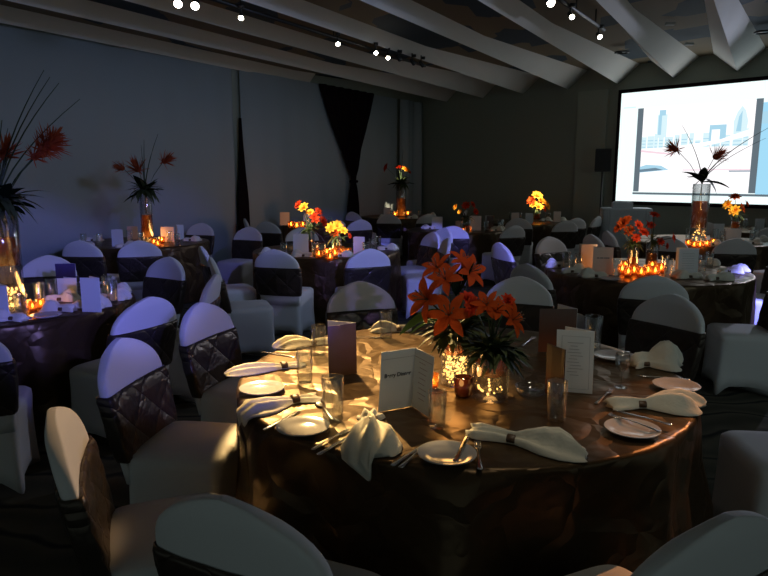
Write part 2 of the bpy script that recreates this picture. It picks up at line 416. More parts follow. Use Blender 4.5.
# ------------------------------------------------------------------ chairs
SEAT_Z = .46; TOPY = -.195-.46*.20
def back_half(z):
    tab = [(.34, .205), (.45, .215), (.55, .228), (.66, .236), (.715, .237), (.75, .234), (.782, .224), (.81, .205), (.84, .174), (.864, .139), (.884, .099), (.897, .064), (.905, .034), (.909, .006)]
    for (a, wa_), (b, wb_) in zip(tab, tab[1:]):
        if z <= b: return wa_+(wb_-wa_)*max(0, (z-a)/(b-a))
    return .006
def back_ring(z, grow=0, wob=None, n=32):
    w = back_half(z)+grow; t = .027+grow
    if z > .86: t *= max(.35, 1-(z-.86)/.09)
    yc = -.195-(z-.45)*.20; r = []
    for j in range(n):
        a = 2*pi*j/n; cx, cy = cos(a), sin(a)
        e = .35
        x = w*math.copysign(abs(cx)**e, cx); y = t*math.copysign(abs(cy)**e, cy)
        bow = -.022*(1-(x/.25)**2)
        if wob: 
            k = wob(j, z); x *= 1+k*.12; y += math.copysign(1, cy)*abs(k)*.10
        r.append((x, yc+y+bow, z))
    return r
m = MB(); m.loft([back_ring(z) for z in (.34, .40, .48, .56, .64, .70, .74, .77, .795, .815, .835, .852, .866, .879, .88, .89, .898, .904, .907, .909)])
ME_BACK = m.mesh('back_cover', 'cover')
def sash_mesh(seed, name):
    rn = random.Random(seed); f = [(rn.uniform(2, 6), rn.uniform(0, 6), rn.uniform(.3, 1)) for _ in range(4)]
    def wob(j, z):
        return .05*sum(a*sin(q*j*.2+z*36+p) for q, p, a in f)
    m = MB(); zs = [.440+.285*i/14 for i in range(15)]
    outer = [back_ring(z, .010 if 0 < i < 14 else .006, wob, 48) for i, z in enumerate(zs)]
    inner = [back_ring(z, .003, None, 48) for z in zs]
    m.loft(outer+list(reversed(inner))+[outer[0]], False)
    return m.mesh(name, 'sash')
ME_SASH = [sash_mesh(k, 'sash') for k in (1, 2, 3)]
def seat_ring(z, sx, sy, n, pinch, lift, k=44, yoff=0):
    r = []
    for j in range(k):
        a = 2*pi*j/k; ca, sa = cos(a), sin(a)
        e = 2.0/n; x = sx*math.copysign(abs(ca)**e, ca); y = sy*math.copysign(abs(sa)**e, sa)
        q = cos(2*a)**2 if True else 0
        r.append((x*(1-pinch*q), y*(1-pinch*q)+yoff, z+lift*q))
    return r
m = MB()
m.loft([seat_ring(.005, .235, .225, 7, .13, .075), seat_ring(.10, .228, .218, 7, .12, .05), seat_ring(.22, .222, .212, 7, .08, .02), seat_ring(.34, .220, .207, 7, .03, 0),
        seat_ring(.42, .222, .205, 7, 0, 0), seat_ring(.45, .219, .203, 7, 0, 0), seat_ring(.466, .205, .19, 6, 0, 0), seat_ring(.474, .15, .14, 5, 0, 0), seat_ring(.478, .06, .055, 3, 0, 0)])
ME_SEAT = m.mesh('seat_cover', 'cover')
N_CH = 0
def place_chair(x, y, fx, fy, label, group=None, lean=0):
    """x, y: the top of the backrest; fx, fy: where the chair faces"""
    global N_CH
    l = hypot(fx, fy); fx /= l; fy /= l
    rz = atan2(-fx, fy)
    root = thing('banquet_chair', label, 'chair', (x-fx*TOPY, y-fy*TOPY, 0), rz, group)
    link('seat_cover', ME_SEAT, root); link('back_cover', ME_BACK, root); link('sash', ME_SASH[N_CH % 3], root)
    N_CH += 1
    return root

# ------------------------------------------------------------------ tables
TABLES = {}
def make_table(key, x, y, r, label, folds, amp, seed, fl=0):
    TABLES[key] = (x, y, r)
    root = thing('draped_table', label, 'table', (x, y, 0), 0)
    rn = random.Random(seed); n = 144; ph = rn.random()*6
    def fold(a): return (sin(folds*a+ph)+.5*sin((folds*2+1)*a+ph*2)+.35*sin((folds-3)*a+1.3*ph))/1.5
    m = MB(); rings = []
    for rr in (.02, .25, .5, .75, .93, .985): rings.append([(r*rr*cos(2*pi*j/n), r*rr*sin(2*pi*j/n), .75) for j in range(n)])
    for z, k, g in ((.747, 1.0, 0), (.735, 1.008, .05), (.70, 1.012, .25), (.6, 1.014, .55), (.45, 1.016, .8), (.25, 1.016+fl, 1), (.02, 1.016+fl*1.6, 1.1)):
        rings.append([((r*k+amp*g*(fold(2*pi*j/n)-.2))*cos(2*pi*j/n), (r*k+amp*g*(fold(2*pi*j/n)-.2))*sin(2*pi*j/n), z) for j in range(n)])
    m.loft(list(reversed(rings)), False)
    m.f.append(list(range(len(m.v)-n, len(m.v)))); m.m.append(0)
    link('tablecloth', m.mesh('tablecloth', 'cloth'), root)
    m = MB(); m.lathe([(.01, .715), (r-.05, .715), (r-.03, .73), (r-.05, .743), (.01, .743)], 48)
    m.lathe([(.02, 0), (.3, 0), (.3, .03), (.05, .05), (.05, .715)], 24)
    link('tabletop', m.mesh('tabletop', 'darkcup'), root)
TT = .752
make_table('T1', .33, 2.75, .95, 'nearest round table draped to the floor in dark brown satin', 8, .07, 11, .045)
make_table('T2', -2.65, 4.40, .86, 'dark draped round table holding the big amber vase at the picture edge', 10, .04, 12)
make_table('T3', -3.20, 8.60, .85, 'dark draped round table under the tall slim vase by the pale drape', 9, .03, 13)
make_table('T4', -.68, 7.65, .85, 'dark draped round table with low fiery flowers and candles in mid room', 9, .03, 14)
make_table('T5', -1.05, 12.0, .80, 'dark draped round table far back beneath the black tied curtain', 9, .03, 15)
make_table('T6', .35, 14.2, .85, 'dark draped round table with a tall vase near the room corner', 9, .03, 16)
make_table('T7', 1.20, 10.7, .80, 'dark draped round table with red flowers and upright cards, far middle', 9, .03, 17)
make_table('T8', 2.75, 12.5, .80, 'dark draped round table with bright golden flowers before the back wall', 9, .03, 18)
make_table('T9', 2.42, 5.98, .90, 'dark draped round table crowded with glowing amber candles and bright flowers', 9, .04, 19)
make_table('T10', 4.30, 8.85, .88, 'dark draped round table with a tall vase in front of the screen', 9, .03, 20)
make_table('T11', 6.0, 10.75, .80, 'dark draped round table with yellow flowers below the screen edge', 9, .03, 21)

def chair_px(key, u, v, label, face=None, dmin=True, at=None):
    x0, y0, r = TABLES[key]
    p = on_level(u, v, .9) if at is None else Vector(at)
    dx, dy = x0-p.x, y0-p.y; d = hypot(dx, dy)
    g = r+(.56 if key != 'T1' else .585 if u == 140 else .61)
    if dmin and d < g:
        s = g/d; p.x = x0-dx*s; p.y = y0-dy*s
    fx, fy = face or (dx, dy)
    return place_chair(p.x, p.y, fx, fy, label)

G = 'covered chair'
# nearest table
chair_px('T1', 60, 412, G+' seen edge-on at the near left with dark bunched sash', (1.0, .38))
chair_px('T1', 140, 340, G+' left of the nearest table, violet cap over a quilted sash', (1, -.14), False, at=(-1.13, 2.74, 0))
chair_px('T1', 205, 305, G+' with violet-lit cap and lattice sash behind the brown-shadowed chair', (1, -.35))
chair_px('T1', 360, 283, G+' with a wide mauve cap just beyond the purple card', None)
chair_px('T1', 520, 278, G+' with a plain grey-green cap behind the orange lilies', None)
chair_px('T1', 672, 296, G+' with big grey cap and dark sash, nearest at the right beyond the napkins', (-1, -.62))
chair_px('T1', 0, 0, G+' cut by the picture edge, only its seat showing right of the table', (-1, .12), at=(1.98, 2.55, 0))
chair_px('T1', 0, 0, G+' in the bottom right foreground, seen from behind', (-.42, .9), False, at=(.71, 1.27, 0))
chair_px('T1', 232, 495, G+' in the bottom left foreground, its wide pale rounded back towards us', (.42, 1))
# table at the picture edge
chair_px('T2', 138, 297, G+' with glowing violet cap and navy sash in front of the amber vase table')
chair_px('T2', 2, 338, G+' with a violet cap cut off by the left picture edge', (-.3, 1), False, at=(-2.02, 2.95, 0))
chair_px('T2', 167, 258, G+' with grey cap and bright thin rim behind the amber vase table')
chair_px('T2', 195, 276, G+' turned sideways with a narrow bright violet cap, right of the amber vase table', (-1, -.02), False, at=(-1.23, 4.62, 0))
chair_px('T2', 62, 257, G+' with a dim violet dome behind the white menu cards', at=(-3.0, 5.75, 0))
# slim vase table
chair_px('T3', 139, 241, G+' with bluish dome in front of the slim vase, seen from behind')
chair_px('T3', 80, 241, G+' with grey dome left of the slim vase, in front of its table')
chair_px('T3', 193, 226, G+' with a dull grey dome beyond the slim vase table at its right', at=(-2.80, 9.95, 0))
chair_px('T3', 232, 224, G+' lit pale blue by the foot of the black slit curtain', at=(-2.02, 9.10, 0), face=(-.4, -.9))
# fiery flower table
chair_px('T4', 275, 250, G+' seen squarely from behind with dim grey cap and black sash, mid room')
chair_px('T4', 361, 247, G+' with bright violet cap and blue-lit sash in front of the fiery flowers')
chair_px('T4', 413, 238, G+' brightly lit at the right of the fiery flower table', (-1, -.1))
chair_px('T4', 203, 247, G+' seen edge-on at the left of the fiery flower table, second of two', (.88, .42))
chair_px('T4', 213, 258, G+' seen edge-on with a lit rim, in front of its edge-on twin', (.96, .34))
chair_px('T4', 300, 230, G+' with a grey dome behind the white card on the fiery flower table', at=(-1.15, 9.05, 0))
chair_px('T4', 428, 233, G+' with grey cap and thin bright rim above the lilies, nearer of a pair', at=(.62, 8.28, 0))
chair_px('T4', 441, 232, G+' with grey cap and bright rim above the lilies, farther of a pair', at=(.82, 8.95, 0), face=(-1, -.6))
# far tables
chair_px('T5', 262, 222, G+' with a dark grey dome, front left of the far candle table', at=(-1.85, 10.3, 0))
chair_px('T5', 246, 215, G+' with a faint dome beside the foot of the black slit curtain', at=(-2.33, 11.0, 0), face=(1, .3))
chair_px('T5', 356, 219, G+' with a small violet cap beneath the black tied curtain', at=(-.42, 10.85, 0))
chair_px('T6', 389, 219, G+' with a violet cap in front of the corner table, the left one', at=(.09, 12.4, 0))
chair_px('T6', 428, 217, G+' with a greyish cap in front of the corner table, the right one', at=(.85, 12.45, 0))
chair_px('T6', 372, 211, G+' with faint dome left of the corner vase', at=(-.62, 13.2, 0))
chair_px('T6', 440, 209, G+' with faint dome right of the corner vase', at=(1.65, 13.9, 0))
chair_px('T7', 452, 224, G+' squarely from behind with grey cap and black sash before the red flowers', at=(1.02, 9.55, 0))
chair_px('T7', 507, 223, G+' squarely from behind with lit right rim before the upright cards', at=(1.90, 9.5, 0))
chair_px('T7', 500, 245, G+' brilliantly lit with lace-like sash, alone above the orange lilies', (1, .3), False, at=(1.25, 6.95, 0))
chair_px('T8', 526, 219, G+' with dim cap and black sash in front of the golden flowers', at=(2.30, 11.15, 0))
chair_px('T8', 546, 220, G+' seen sideways with a bright blue-white curve, below the golden flowers', (-.3, 1), False, at=(2.95, 10.55, 0))
chair_px('T8', 575, 214, G+' with grey dome right of the golden flowers, first of two side by side', at=(3.30, 11.20, 0))
chair_px('T8', 590, 213, G+' with lilac-grey dome right of the golden flowers, next to the speaker stand', at=(3.72, 11.72, 0))
# candle table
chair_px('T9', 655, 275, G+' with wide grey cap and bright edge in front of the amber candles')
chair_px('T9', 764, 252, G+' at the right picture edge beside the candle table')
chair_px('T9', 0, 0, G+' empty, its grey seat turned towards us beyond the nearest right chair', (-1, .22), False, at=(2.98, 4.72, 0))
chair_px('T9', 545, 237, G+' with a bright violet cap left of the peach cards', (.55, -1), at=(1.95, 7.62, 0))
chair_px('T9', 538, 264, G+' with grey cap and bright rim in front left of the candle table', at=(1.22, 5.25, 0))
# vase table before the screen
chair_px('T10', 610, 231, G+' with a lit oval flank just left of the bright flowers', (1, .05), at=(2.92, 8.45, 0))
chair_px('T10', 600, 233, G+' showing only a thin lit rim left of the bright flowers', (1, .25), False, at=(2.55, 7.95, 0))
chair_px('T10', 668, 234, G+' with a sweeping lit rim right of the bright flowers', at=(3.38, 7.72, 0))
chair_px('T10', 733, 238, G+' with a wide grey cap behind the pale blue card, nearer of two overlapping')
chair_px('T10', 752, 233, G+' with a mauve cap peeping over the wider grey one', at=(4.80, 7.58, 0))
chair_px('T11', 757, 225, G+' with grey-green dome at the right edge below the screen', at=(5.5, 9.2, 0))
chair_px('T11', 705, 222, G+' with dim dome right behind the vase before the screen', at=(5.0, 10.1, 0), face=(-.7, -1.2), dmin=False)

exec_parts = True
# ------------------------------------------------------------------ things on tables
def at_y(u, v, Y):
    d = ray(u, v); t = Y/d.y
    return Vector((d.x*t, Y, CAM_H+d.z*t))
def tp(u, v): return on_level(u, v, TT)
def tabx(u, Y, z=TT):
    d = Y*cos(PITCH)+(CAM_H-z)*sin(PITCH)
    return Vector(((u-384)/FPX*d, Y, z))

# tumblers
m = MB(); m.lathe([(.004, .004), (.027, .004), (.029, .01), (.0325, .142), (.034, .146), (.0355, .142), (.032, .006), (.030, 0), (.004, 0)], 24)
ME_TUMBLER = m.mesh('tumbler', 'glass')
m = MB(); m.lathe([(.004, .002), (.034, .002), (.034, 0), (.006, .006), (.0045, .02), (.0045, .08), (.012, .09), (.034, .115), (.040, .15), (.036, .19), (.034, .19), (.038, .15), (.031, .116), (.004, .095)], 20)
ME_WINE = m.mesh('wine_glass', 'glass')
m = MB(); m.lathe([(.004, .008), (.05, .008), (.054, .016), (.060, .030), (.064, .030), (.058, .012), (.05, 0), (.004, 0)], 24)
ME_DISH = m.mesh('glass_dish', 'glass')
def tumbler(p, label, group=None, s=1.0, kind='tumbler'):
    o = link(kind, ME_TUMBLER if kind == 'tumbler' else ME_WINE, None, p, random.random()*6); o.scale = (s, s, s)
    return tag(o, label, 'glass', group)
# plates
m = MB(); m.lathe([(.002, .006), (.052, .006), (.060, .009), (.088, .017), (.091, .017), (.091, .014), (.060, .003), (.045, 0), (.002, 0)], 40)
ME_PLATE = m.mesh('side_plate', 'china')
def plate(p, label, group=None):
    return tag(link('side_plate', ME_PLATE, None, p), label, 'plate', group)
# cutlery, lying along +X with the handle end at the origin
def strip(stations, z0=.0):
    """stations: (x, half width, height above cloth)"""
    m = MB(); rings = []
    for x, w, z in stations:
        rings.append([(x, -w, z+.0012), (x, -w*.5, z+.0026), (x, w*.5, z+.0026), (x, w, z+.0012), (x, w*.5, z), (x, -w*.5, z)])
    return m.loft(rings)
m = strip([(0, .006, 0), (.004, .0095, 0), (.03, .0085, .001), (.07, .0045, .003), (.12, .0035, .004), (.135, .006, .004), (.145, .0105, .003), (.155, .0115, .002)])
for k in range(4):
    y = -.0088+k*.0059
    m.loft([[(x, y-.0017, z), (x, y+.0017, z), (x, y+.0017, z+.002), (x, y-.0017, z+.002)] for x, z in ((.153, .002), (.17, .001), (.185, .002), (.196, .005))])
ME_FORK = m.mesh('fork', 'steel')
ME_KNIFE = strip([(0, .007, 0), (.004, .0095, 0), (.06, .0085, .001), (.095, .0065, .002), (.105, .0085, .001), (.16, .0095, .0005), (.19, .0075, .0003), (.207, .002, .0002)]).mesh('knife', 'steel')
m = strip([(0, .006, 0), (.004, .0095, 0), (.04, .0075, .001), (.11, .0035, .005), (.13, .004, .005), (.14, .012, .003), (.152, .019, .001), (.168, .021, .0), (.182, .017, .001), (.192, .008, .003), (.195, .002, .004)])
ME_SPOON = m.mesh('spoon', 'steel')
def cutlery(kind, a, b, label, z=.0005, group=None):
    """a: handle end, b: working end (picture points on the cloth)"""
    a = tp(*a); b = tp(*b); d = b-a
    o = link(kind, dict(fork=ME_FORK, knife=ME_KNIFE, spoon=ME_SPOON)[kind], None, (a.x, a.y, TT+z), atan2(d.y, d.x))
    return tag(o, label, kind, group)
# napkins tied with a ribbon
def napkin(ring, fan, label, tail=.09, w=.075, seed=1, th=.022, group=None, table=None, flen=None, lobes=3, lift=0.0):
    """ring, fan: world points on the cloth; the broad end runs from ring to fan"""
    rn = random.Random(seed); d = fan-ring; L = flen or hypot(d.x, d.y); rz = atan2(d.y, d.x)
    base = Vector((ring.x, ring.y, TT+.001+lift))
    root = thing('napkin', label, 'napkin', base, rz, group)
    ph = [rn.uniform(0, 6) for _ in range(6)]
    st = [(-tail, w*.50, .5), (-tail*.75, w*.52, .75), (-tail*.35, w*.36, .95), (-.012, .021, 1.0), (.012, .021, 1.0), (L*.22, w*.50, 1.25), (L*.45, w*.86, 1.3), (L*.68, w*1.0, 1.1), (L*.86, w*.92, .8), (L*.97, w*.72, .45), (L*1.0, w*.60, .25)]
    n = 25; rings = []
    X0, Y0, R0 = TABLES[table] if table else (0, 0, 9)
    def drop(x, y, z):
        if not table: return (x, y, z)
        wx = base.x+x*cos(rz)-y*sin(rz); wy = base.y+x*sin(rz)+y*cos(rz)
        dx, dy = wx-X0, wy-Y0; q = hypot(dx, dy); over = q-R0-.006
        if over <= 0: return (x, y, z)
        # over the table edge: what goes past the rim hangs down its side
        k = (R0+.018+max(z, .004)*.6+.02*min(1, over*4))/q
        nx, ny = X0+dx*k-base.x, Y0+dy*k-base.y
        return (nx*cos(rz)+ny*sin(rz), -nx*sin(rz)+ny*cos(rz), z*.4-over)
    for x, hw, hz in st:
        top = []; bot = []
        f = max(0, x/L) if x > 0 else max(0, -x/tail)*.6
        for i in range(n):
            t = i/(n-1)*2-1
            e = (1-abs(t)**3)
            rip = .5+.5*cos(pi*lobes*t+ph[0]+x*9)*.75+.18*sin(7*t+ph[1]+x*20)
            z = th*hz*(.45*e+1.05*e*rip*min(1, .35+f))+.002
            xe = x+(.20*L*f*f*(sin(2.1*t+ph[2])*.6+.4*cos(4.3*t+ph[3])) if x > 0 else -.02*f*cos(5*t+ph[4]))
            top.append(drop(xe, t*hw, z)); bot.append(drop(xe, t*hw, .0005))
        rings.append(top+list(reversed(bot)))
    m = MB().loft(rings)
    link('folded_cloth', m.mesh('folded_cloth', 'napkin'), root)
    m = MB(); r = []
    for x in (-.014, -.012, .012, .014):
        g = .0015 if abs(x) > .013 else .0035
        r.append([(x, (.021+g)*cos(2*pi*j/20)*1.02, max(.0004, .013+(.013+g)*sin(2*pi*j/20))) for j in range(20)])
    link('napkin_ring', m.loft(r).mesh('napkin_ring', 'ring'), root)
    return root
# cards
def panel(mb, p, q, h, th=.0025, lean=Vector((0, 0, 0)), mi=0):
    d = (q-p); d.z = 0; n = Vector((d.y, -d.x, 0)).normalized()*th
    vs = []
    for o in (Vector((0, 0, 0)), n):
        for a, z in ((p, 0), (q, 0), (q, h), (p, h)):
            vs.append(a+o+Vector((0, 0, z))+lean*(z/h))
    return mb.add(vs, [(3, 2, 1, 0), (4, 5, 6, 7), (0, 1, 5, 4), (1, 2, 6, 5), (2, 3, 7, 6), (3, 0, 4, 7)], mi)
def bifold(a, s, b, h, label, mats=('card', 'card'), name='menu_card', group=None, lean=Vector((0, 0, 0)), cat='menu card'):
    """a standing folded card: outer edges a and b, spine s (world points on the cloth)"""
    root = thing(name, label, cat, (s.x, s.y, TT+.001), 0, group)
    A, B = a-s, b-s; A.z = B.z = 0; Z = Vector((0, 0, 0))
    link('front_panel', panel(MB(), A, Z, h, lean=lean).mesh('front_panel', mats[0], False), root)
    link('back_panel', panel(MB(), Z, B, h, lean=lean).mesh('back_panel', mats[1], False), root)
    return root, A, B
def on_panel(p, q, h, cells, mat, name, root, off=.0032, lean=Vector((0, 0, 0))):
    """printed strokes: cells are (u0, u1, v0, v1) fractions of the panel p-q"""
    d = q-p; n = Vector((d.y, -d.x, 0)).normalized(); m = MB()
    for u0, u1, v0, v1 in cells:
        m.add([p+d*u+n*off+Vector((0, 0, h*v))+lean*v for u, v in ((u0, v0), (u1, v0), (u1, v1), (u0, v1))], [(0, 1, 2, 3)])
    return link(name, m.mesh(name, mat, False), root)
def words(txt, size, p, q, h, u, v, mat, root, off=.0034, lean=Vector((0, 0, 0)), bold=0.0):
    cu = bpy.data.curves.new('lettering', 'FONT'); cu.body = txt; cu.size = size; cu.align_x = 'CENTER'; cu.offset = bold
    tmp = bpy.data.objects.new('lettering_source', cu); COL.objects.link(tmp)
    dg = bpy.context.evaluated_depsgraph_get(); me = bpy.data.meshes.new_from_object(tmp.evaluated_get(dg))
    bpy.data.objects.remove(tmp)
    d = (q-p); n = Vector((d.y, -d.x, 0)).normalized(); dx = d.normalized()
    up = (Vector((0, 0, h))+lean).normalized(); o = p+d*u+n*off+(Vector((0, 0, h))+lean)*v
    for vv in me.vertices: vv.co = o+dx*vv.co.x+up*vv.co.y
    me.materials.clear(); me.materials.append(M[mat]); me.name = 'lettering'
    return link('lettering', me, root)
def small_card(u, Y, w, h, yaw, label, mat='card', back='card', group=None, spread=.55):
    s = tabx(u, Y); d = Vector((cos(yaw), sin(yaw), 0)); e = Vector((cos(yaw+pi-spread), sin(yaw+pi-spread), 0))
    r, A, B = bifold(s-d*(w/2), s+d*(w/2), s+d*(w/2)+Vector((cos(yaw+pi-spread)*w, sin(yaw+pi-spread)*w, 0)), h, label, (mat, back), group=group)
    return r, A, B
# candles
m = MB(); m.lathe([(.003, .004), (.026, .004), (.030, .012), (.033, .075), (.036, .075), (.033, .010), (.027, 0), (.003, 0)], 20); ME_CUP = m.mesh('candle_cup', 'amber')
ME_CUPD = bpy.data.meshes.new_from_object(bpy.data.objects.new('cup_source', ME_CUP)); ME_CUPD.name = 'candle_cup'; ME_CUPD.materials.clear(); ME_CUPD.materials.append(M['darkcup'])
m = MB(); m.lathe([(.002, .005), (.022, .005), (.022, .026), (.002, .026)], 16); m.tube([(0, 0, .026), (.001, 0, .033)], .001, 5); ME_WAX = m.mesh('wax', 'wax')
m = MB(); m.lathe([(.0005, .030), (.004, .034), (.0062, .041), (.005, .050), (.0022, .060), (.0004, .068)], 10); ME_FLAME = m.mesh('flame', 'flame')
def votive(p, label, group=None, dark=False, s=1.0):
    root = thing('votive_candle', label, 'candle', p, 0, group); root.scale = (s, s, s)
    link('candle_cup', ME_CUPD if dark else ME_CUP, root); link('wax', ME_WAX, root); link('flame', ME_FLAME, root)
    return root
def glow(p, w, r=.03, col=(1, .48, .13)):
    l = bpy.data.lights.new('candle_or_bead_glow', 'POINT'); l.energy = w; l.color = col; l.shadow_soft_size = r
    o = bpy.data.objects.new('candle_or_bead_glow', l); COL.objects.link(o); o.location = p; return o
# flowers
def petal_strip(L, W, curl, n=6, tipw=.02, cup=.25):
    """one petal along +X rising then curling back"""
    vs = []; fs = []
    for i in range(n+1):
        s = i/n; w = W*max(tipw, sin(pi*min(1, s*.92+.06))**.9)*(1.15-.3*s)
        x = L*s*cos(curl*s*.6); z = L*(.42*s-curl*.42*s*s)
        for t in (-1, 0, 1): vs.append((x, w*t, z+abs(t)*w*cup))
    for i in range(n):
        for j in range(2): fs.append((i*3+j, i*3+j+1, i*3+j+4, i*3+j+3))
    return vs, fs
def blossom_mesh(kind, seed):
    rn = random.Random(seed); m = MB()
    if kind == 'lily':
        for k in range(6):
            vs, fs = petal_strip(1.0, .17 if k % 2 else .21, .75+rn.uniform(-.15, .2))
            R = Matrix.Rotation(k*pi/3+rn.uniform(-.1, .1), 4, 'Z') @ Matrix.Rotation(rn.uniform(-.15, .1), 4, 'Y')
            m.add([tuple(R @ Vector(p)) for p in vs], fs)
    elif kind == 'spider':
        m.ball((0, 0, .12), .22, 7, 0, .8)
        for k in range(60):
            vs, fs = petal_strip(1.0*rn.uniform(.7, 1.05), .045, rn.uniform(-.4, .5), 4)
            R = Matrix.Rotation(rn.uniform(0, 6.28), 4, 'Z') @ Matrix.Rotation(-rn.uniform(-.2, 1.35), 4, 'Y')
            m.add([tuple(R @ Vector(p)) for p in vs], fs)
    else:
        for lay in range(3):
            for k in range(8):
                vs, fs = petal_strip(1.0-.22*lay, .26, .5, 4, cup=.4)
                R = Matrix.Rotation(k*pi/4+lay*.4+rn.uniform(-.1, .1), 4, 'Z') @ Matrix.Rotation(-.05-.45*lay, 4, 'Y')
                m.add([tuple(R @ Vector(p)) for p in vs], fs)
    return m
BLOS = {}
for kind, mat in (('lily', 'lily'), ('spider', 'protea'), ('round', 'redflower'), ('gold', 'yellowflower'), ('orange', 'lily')):
    BLOS[kind] = [blossom_mesh({'gold': 'round', 'orange': 'round'}.get(kind, kind), k).mesh('blossom', mat) for k in range(2)]
m = MB()
for k in range(6):
    a = k*pi/3+.3; m.tube([(0, 0, 0), (.10*cos(a), .10*sin(a), .3), (.2*cos(a), .2*sin(a), .55)], [.012, .010, .03], 5)
ME_STAMEN = m.mesh('stamens', 'ring')
def leaf_mesh(L, W, bend, n=8):
    m = MB(); vs = []; fs = []
    for i in range(n+1):
        s = i/n; w = W*(sin(pi*s)**.7)*(1.1-.4*s)+.001
        x = L*s; z = -bend*L*s*s
        for t in (-1, 0, 1): vs.append((x, w*t, z+abs(t)*w*.3))
    for i in range(n):
        for j in range(2): fs.append((i*3+j, i*3+j+1, i*3+j+4, i*3+j+3))
    return m.add(vs, fs)
ME_LEAF = leaf_mesh(1, .26, .35).mesh('leaf', 'leaf')
def aim(d):
    return Vector(d).to_track_quat('Z', 'Y').to_euler()
def aimx(d):
    return Vector(d).to_track_quat('X', 'Z').to_euler()
def bouquet(mouth, blooms, label, leaves=(), blades=(), ferns=60, fern_r=.10, group=None, cat='flowers', seed=1, fern_up=.03, depth=.5):
    """blooms: (offset vector, kind, radius); leaves: (start offset, direction, length); blades: (offset of tip, radius)"""
    rn = random.Random(seed); root = thing('flower_bouquet', label, cat, mouth, 0, group)
    st = MB()
    for off, kind, r in blooms:
        o = link('blossom', BLOS[kind][rn.randrange(2)], root); o.location = off; o.scale = (r, r, r)
        d = Vector((off.x*1.2+rn.uniform(-.04, .04), -.09+rn.uniform(-.05, .03), off.z*.35+rn.uniform(0, .06)))
        o.rotation_euler = aim(d)
        if kind == 'lily':
            s = link('stamens', ME_STAMEN, o)
        st.tube([(rn.uniform(-.02, .02), rn.uniform(-.02, .02), -depth*.5), (0, 0, 0), (off.x*.5, off.y*.5, off.z*.6), tuple(off)], .0035, 6)
    link('stems', st.mesh('stems', 'stem'), root)
    for off, d, L in leaves:
        o = link('leaf', ME_LEAF, root); o.location = off; o.rotation_euler = aimx(d); o.scale = (L, L, L)
    for tip, r in blades:
        b = MB(); tip = Vector(tip); pts = []
        for i in range(9):
            s = i/8; pts.append(Vector((tip.x*s**1.6, tip.y*s**1.6, tip.z*s-(tip.z*.0))))
        b.tube(pts, [r*(1-.75*i/8) for i in range(9)], 5)
        link('grass_blade', b.mesh('grass_blade', 'stem'), root)
    if ferns:
        f = MB()
        for k in range(ferns):
            a = rn.uniform(0, 6.28); e = rn.uniform(-.5, 1.1); L = fern_r*rn.uniform(.6, 1.25)
            d = Vector((cos(a)*cos(e), sin(a)*cos(e), sin(e)))
            q = leaf_mesh(L, L*.10, .5, 4); R = d.to_track_quat('X', 'Z').to_matrix().to_4x4()
            R.translation = Vector((rn.uniform(-.3, .3)*fern_r, rn.uniform(-.3, .3)*fern_r, fern_up))
            q.xf(R); f.add(q.v, q.f)
        link('foliage', f.mesh('foliage', 'fern'), root)
    return root
def glass_vase(p, r, h, label, liquid=None, beads=0, beadtop=.3, group=None, seed=1, lit=True, flare=1.0):
    """liquid=(z0, z1) of the coloured water; beads = how many glass beads in the foot, made to glow"""
    rn = random.Random(seed); root = thing('glass_vase', label, 'vase', p, 0, group)
    m = MB(); m.lathe([(.003, .012), (r*.93, .012), (r*.955*flare, h), (r*1.0*flare, h+.003), (r*1.03*flare, h), (r*1.0, .004), (r*.9, 0), (.003, 0)], 32)
    link('glass_cylinder', m.mesh('glass_cylinder', 'vase'), root)
    if liquid:
        z0, z1 = liquid; m = MB(); m.lathe([(.003, z0), (r*.88, z0), (r*.89, z1), (.003, z1)], 24)
        link('coloured_water', m.mesh('coloured_water', 'liquid'), root)
    if beads:
        m = MB()
        for k in range(beads):
            a = rn.uniform(0, 6.28); q = r*.84*math.sqrt(rn.random()); m.ball((q*cos(a), q*sin(a), .018+rn.random()*h*beadtop), r*rn.uniform(.045, .085), 5)
        o = link('glowing_glass_beads', m.mesh('glowing_glass_beads', 'beadglow'), root); o['kind'] = 'stuff'  # beads that glow by their material, no bulbs
        glow(Vector(p)+Vector((0, 0, h*beadtop*.6)), .35 if lit else .15, r*.5)  # lamp added inside the beads to spread their glow
    return root

# ------------------------------------------------------------------ nearest table, laid
napkin(tp(284, 368), tp(230, 374), 'ivory napkin in brown ribbon, left side, between a tumbler and the table edge', seed=2, w=.06, th=.022)
napkin(tp(295, 402), tp(236, 412), 'large ivory napkin spread wide over the left table edge, in front of others', seed=3, w=.095, th=.02, table='T1')
napkin(tp(313, 345), tp(279, 349), 'ivory napkin lying behind the purple card to its left', seed=4, w=.055, th=.035)
napkin(tp(399, 331), tp(370, 331), 'ivory napkin at the far side, behind a tumbler, below the mauve chair', seed=5, w=.055, th=.035, tail=.06)
napkin(tp(371, 424), tp(372, 462), 'ivory napkin hanging over the front table edge, left of the white menu', seed=6, w=.10, th=.045, table='T1', flen=.29, tail=.07)
napkin(tp(512, 442), tp(586, 456), 'ivory napkin with brown ribbon lying along the front edge, centre', seed=7, w=.075, th=.045, tail=.14)
napkin(tp(641, 407), tp(698, 408), 'ivory napkin forked like a fish tail in front of the right plates', seed=8, w=.095, th=.045, tail=.12, lobes=2)
napkin(tp(645, 366), tp(678, 366), 'bluish white napkin crumpled at the far right edge of the nearest table', seed=9, w=.10, th=.075, tail=.06)
plate(tp(303, 430), 'white side plate before the tall tumblers, near left')
plate(tp(447, 457), 'white side plate at the front edge, beside knife and spoon')
plate(tp(632, 432), 'white side plate at the right with knives laid across it')
plate(tp(262, 391), 'white side plate half under the spread napkin at the left edge')
plate(tp(676, 388), 'white side plate behind the fish tail napkin')
plate(tp(613, 358), 'white side plate at the far right, behind the printed menu')
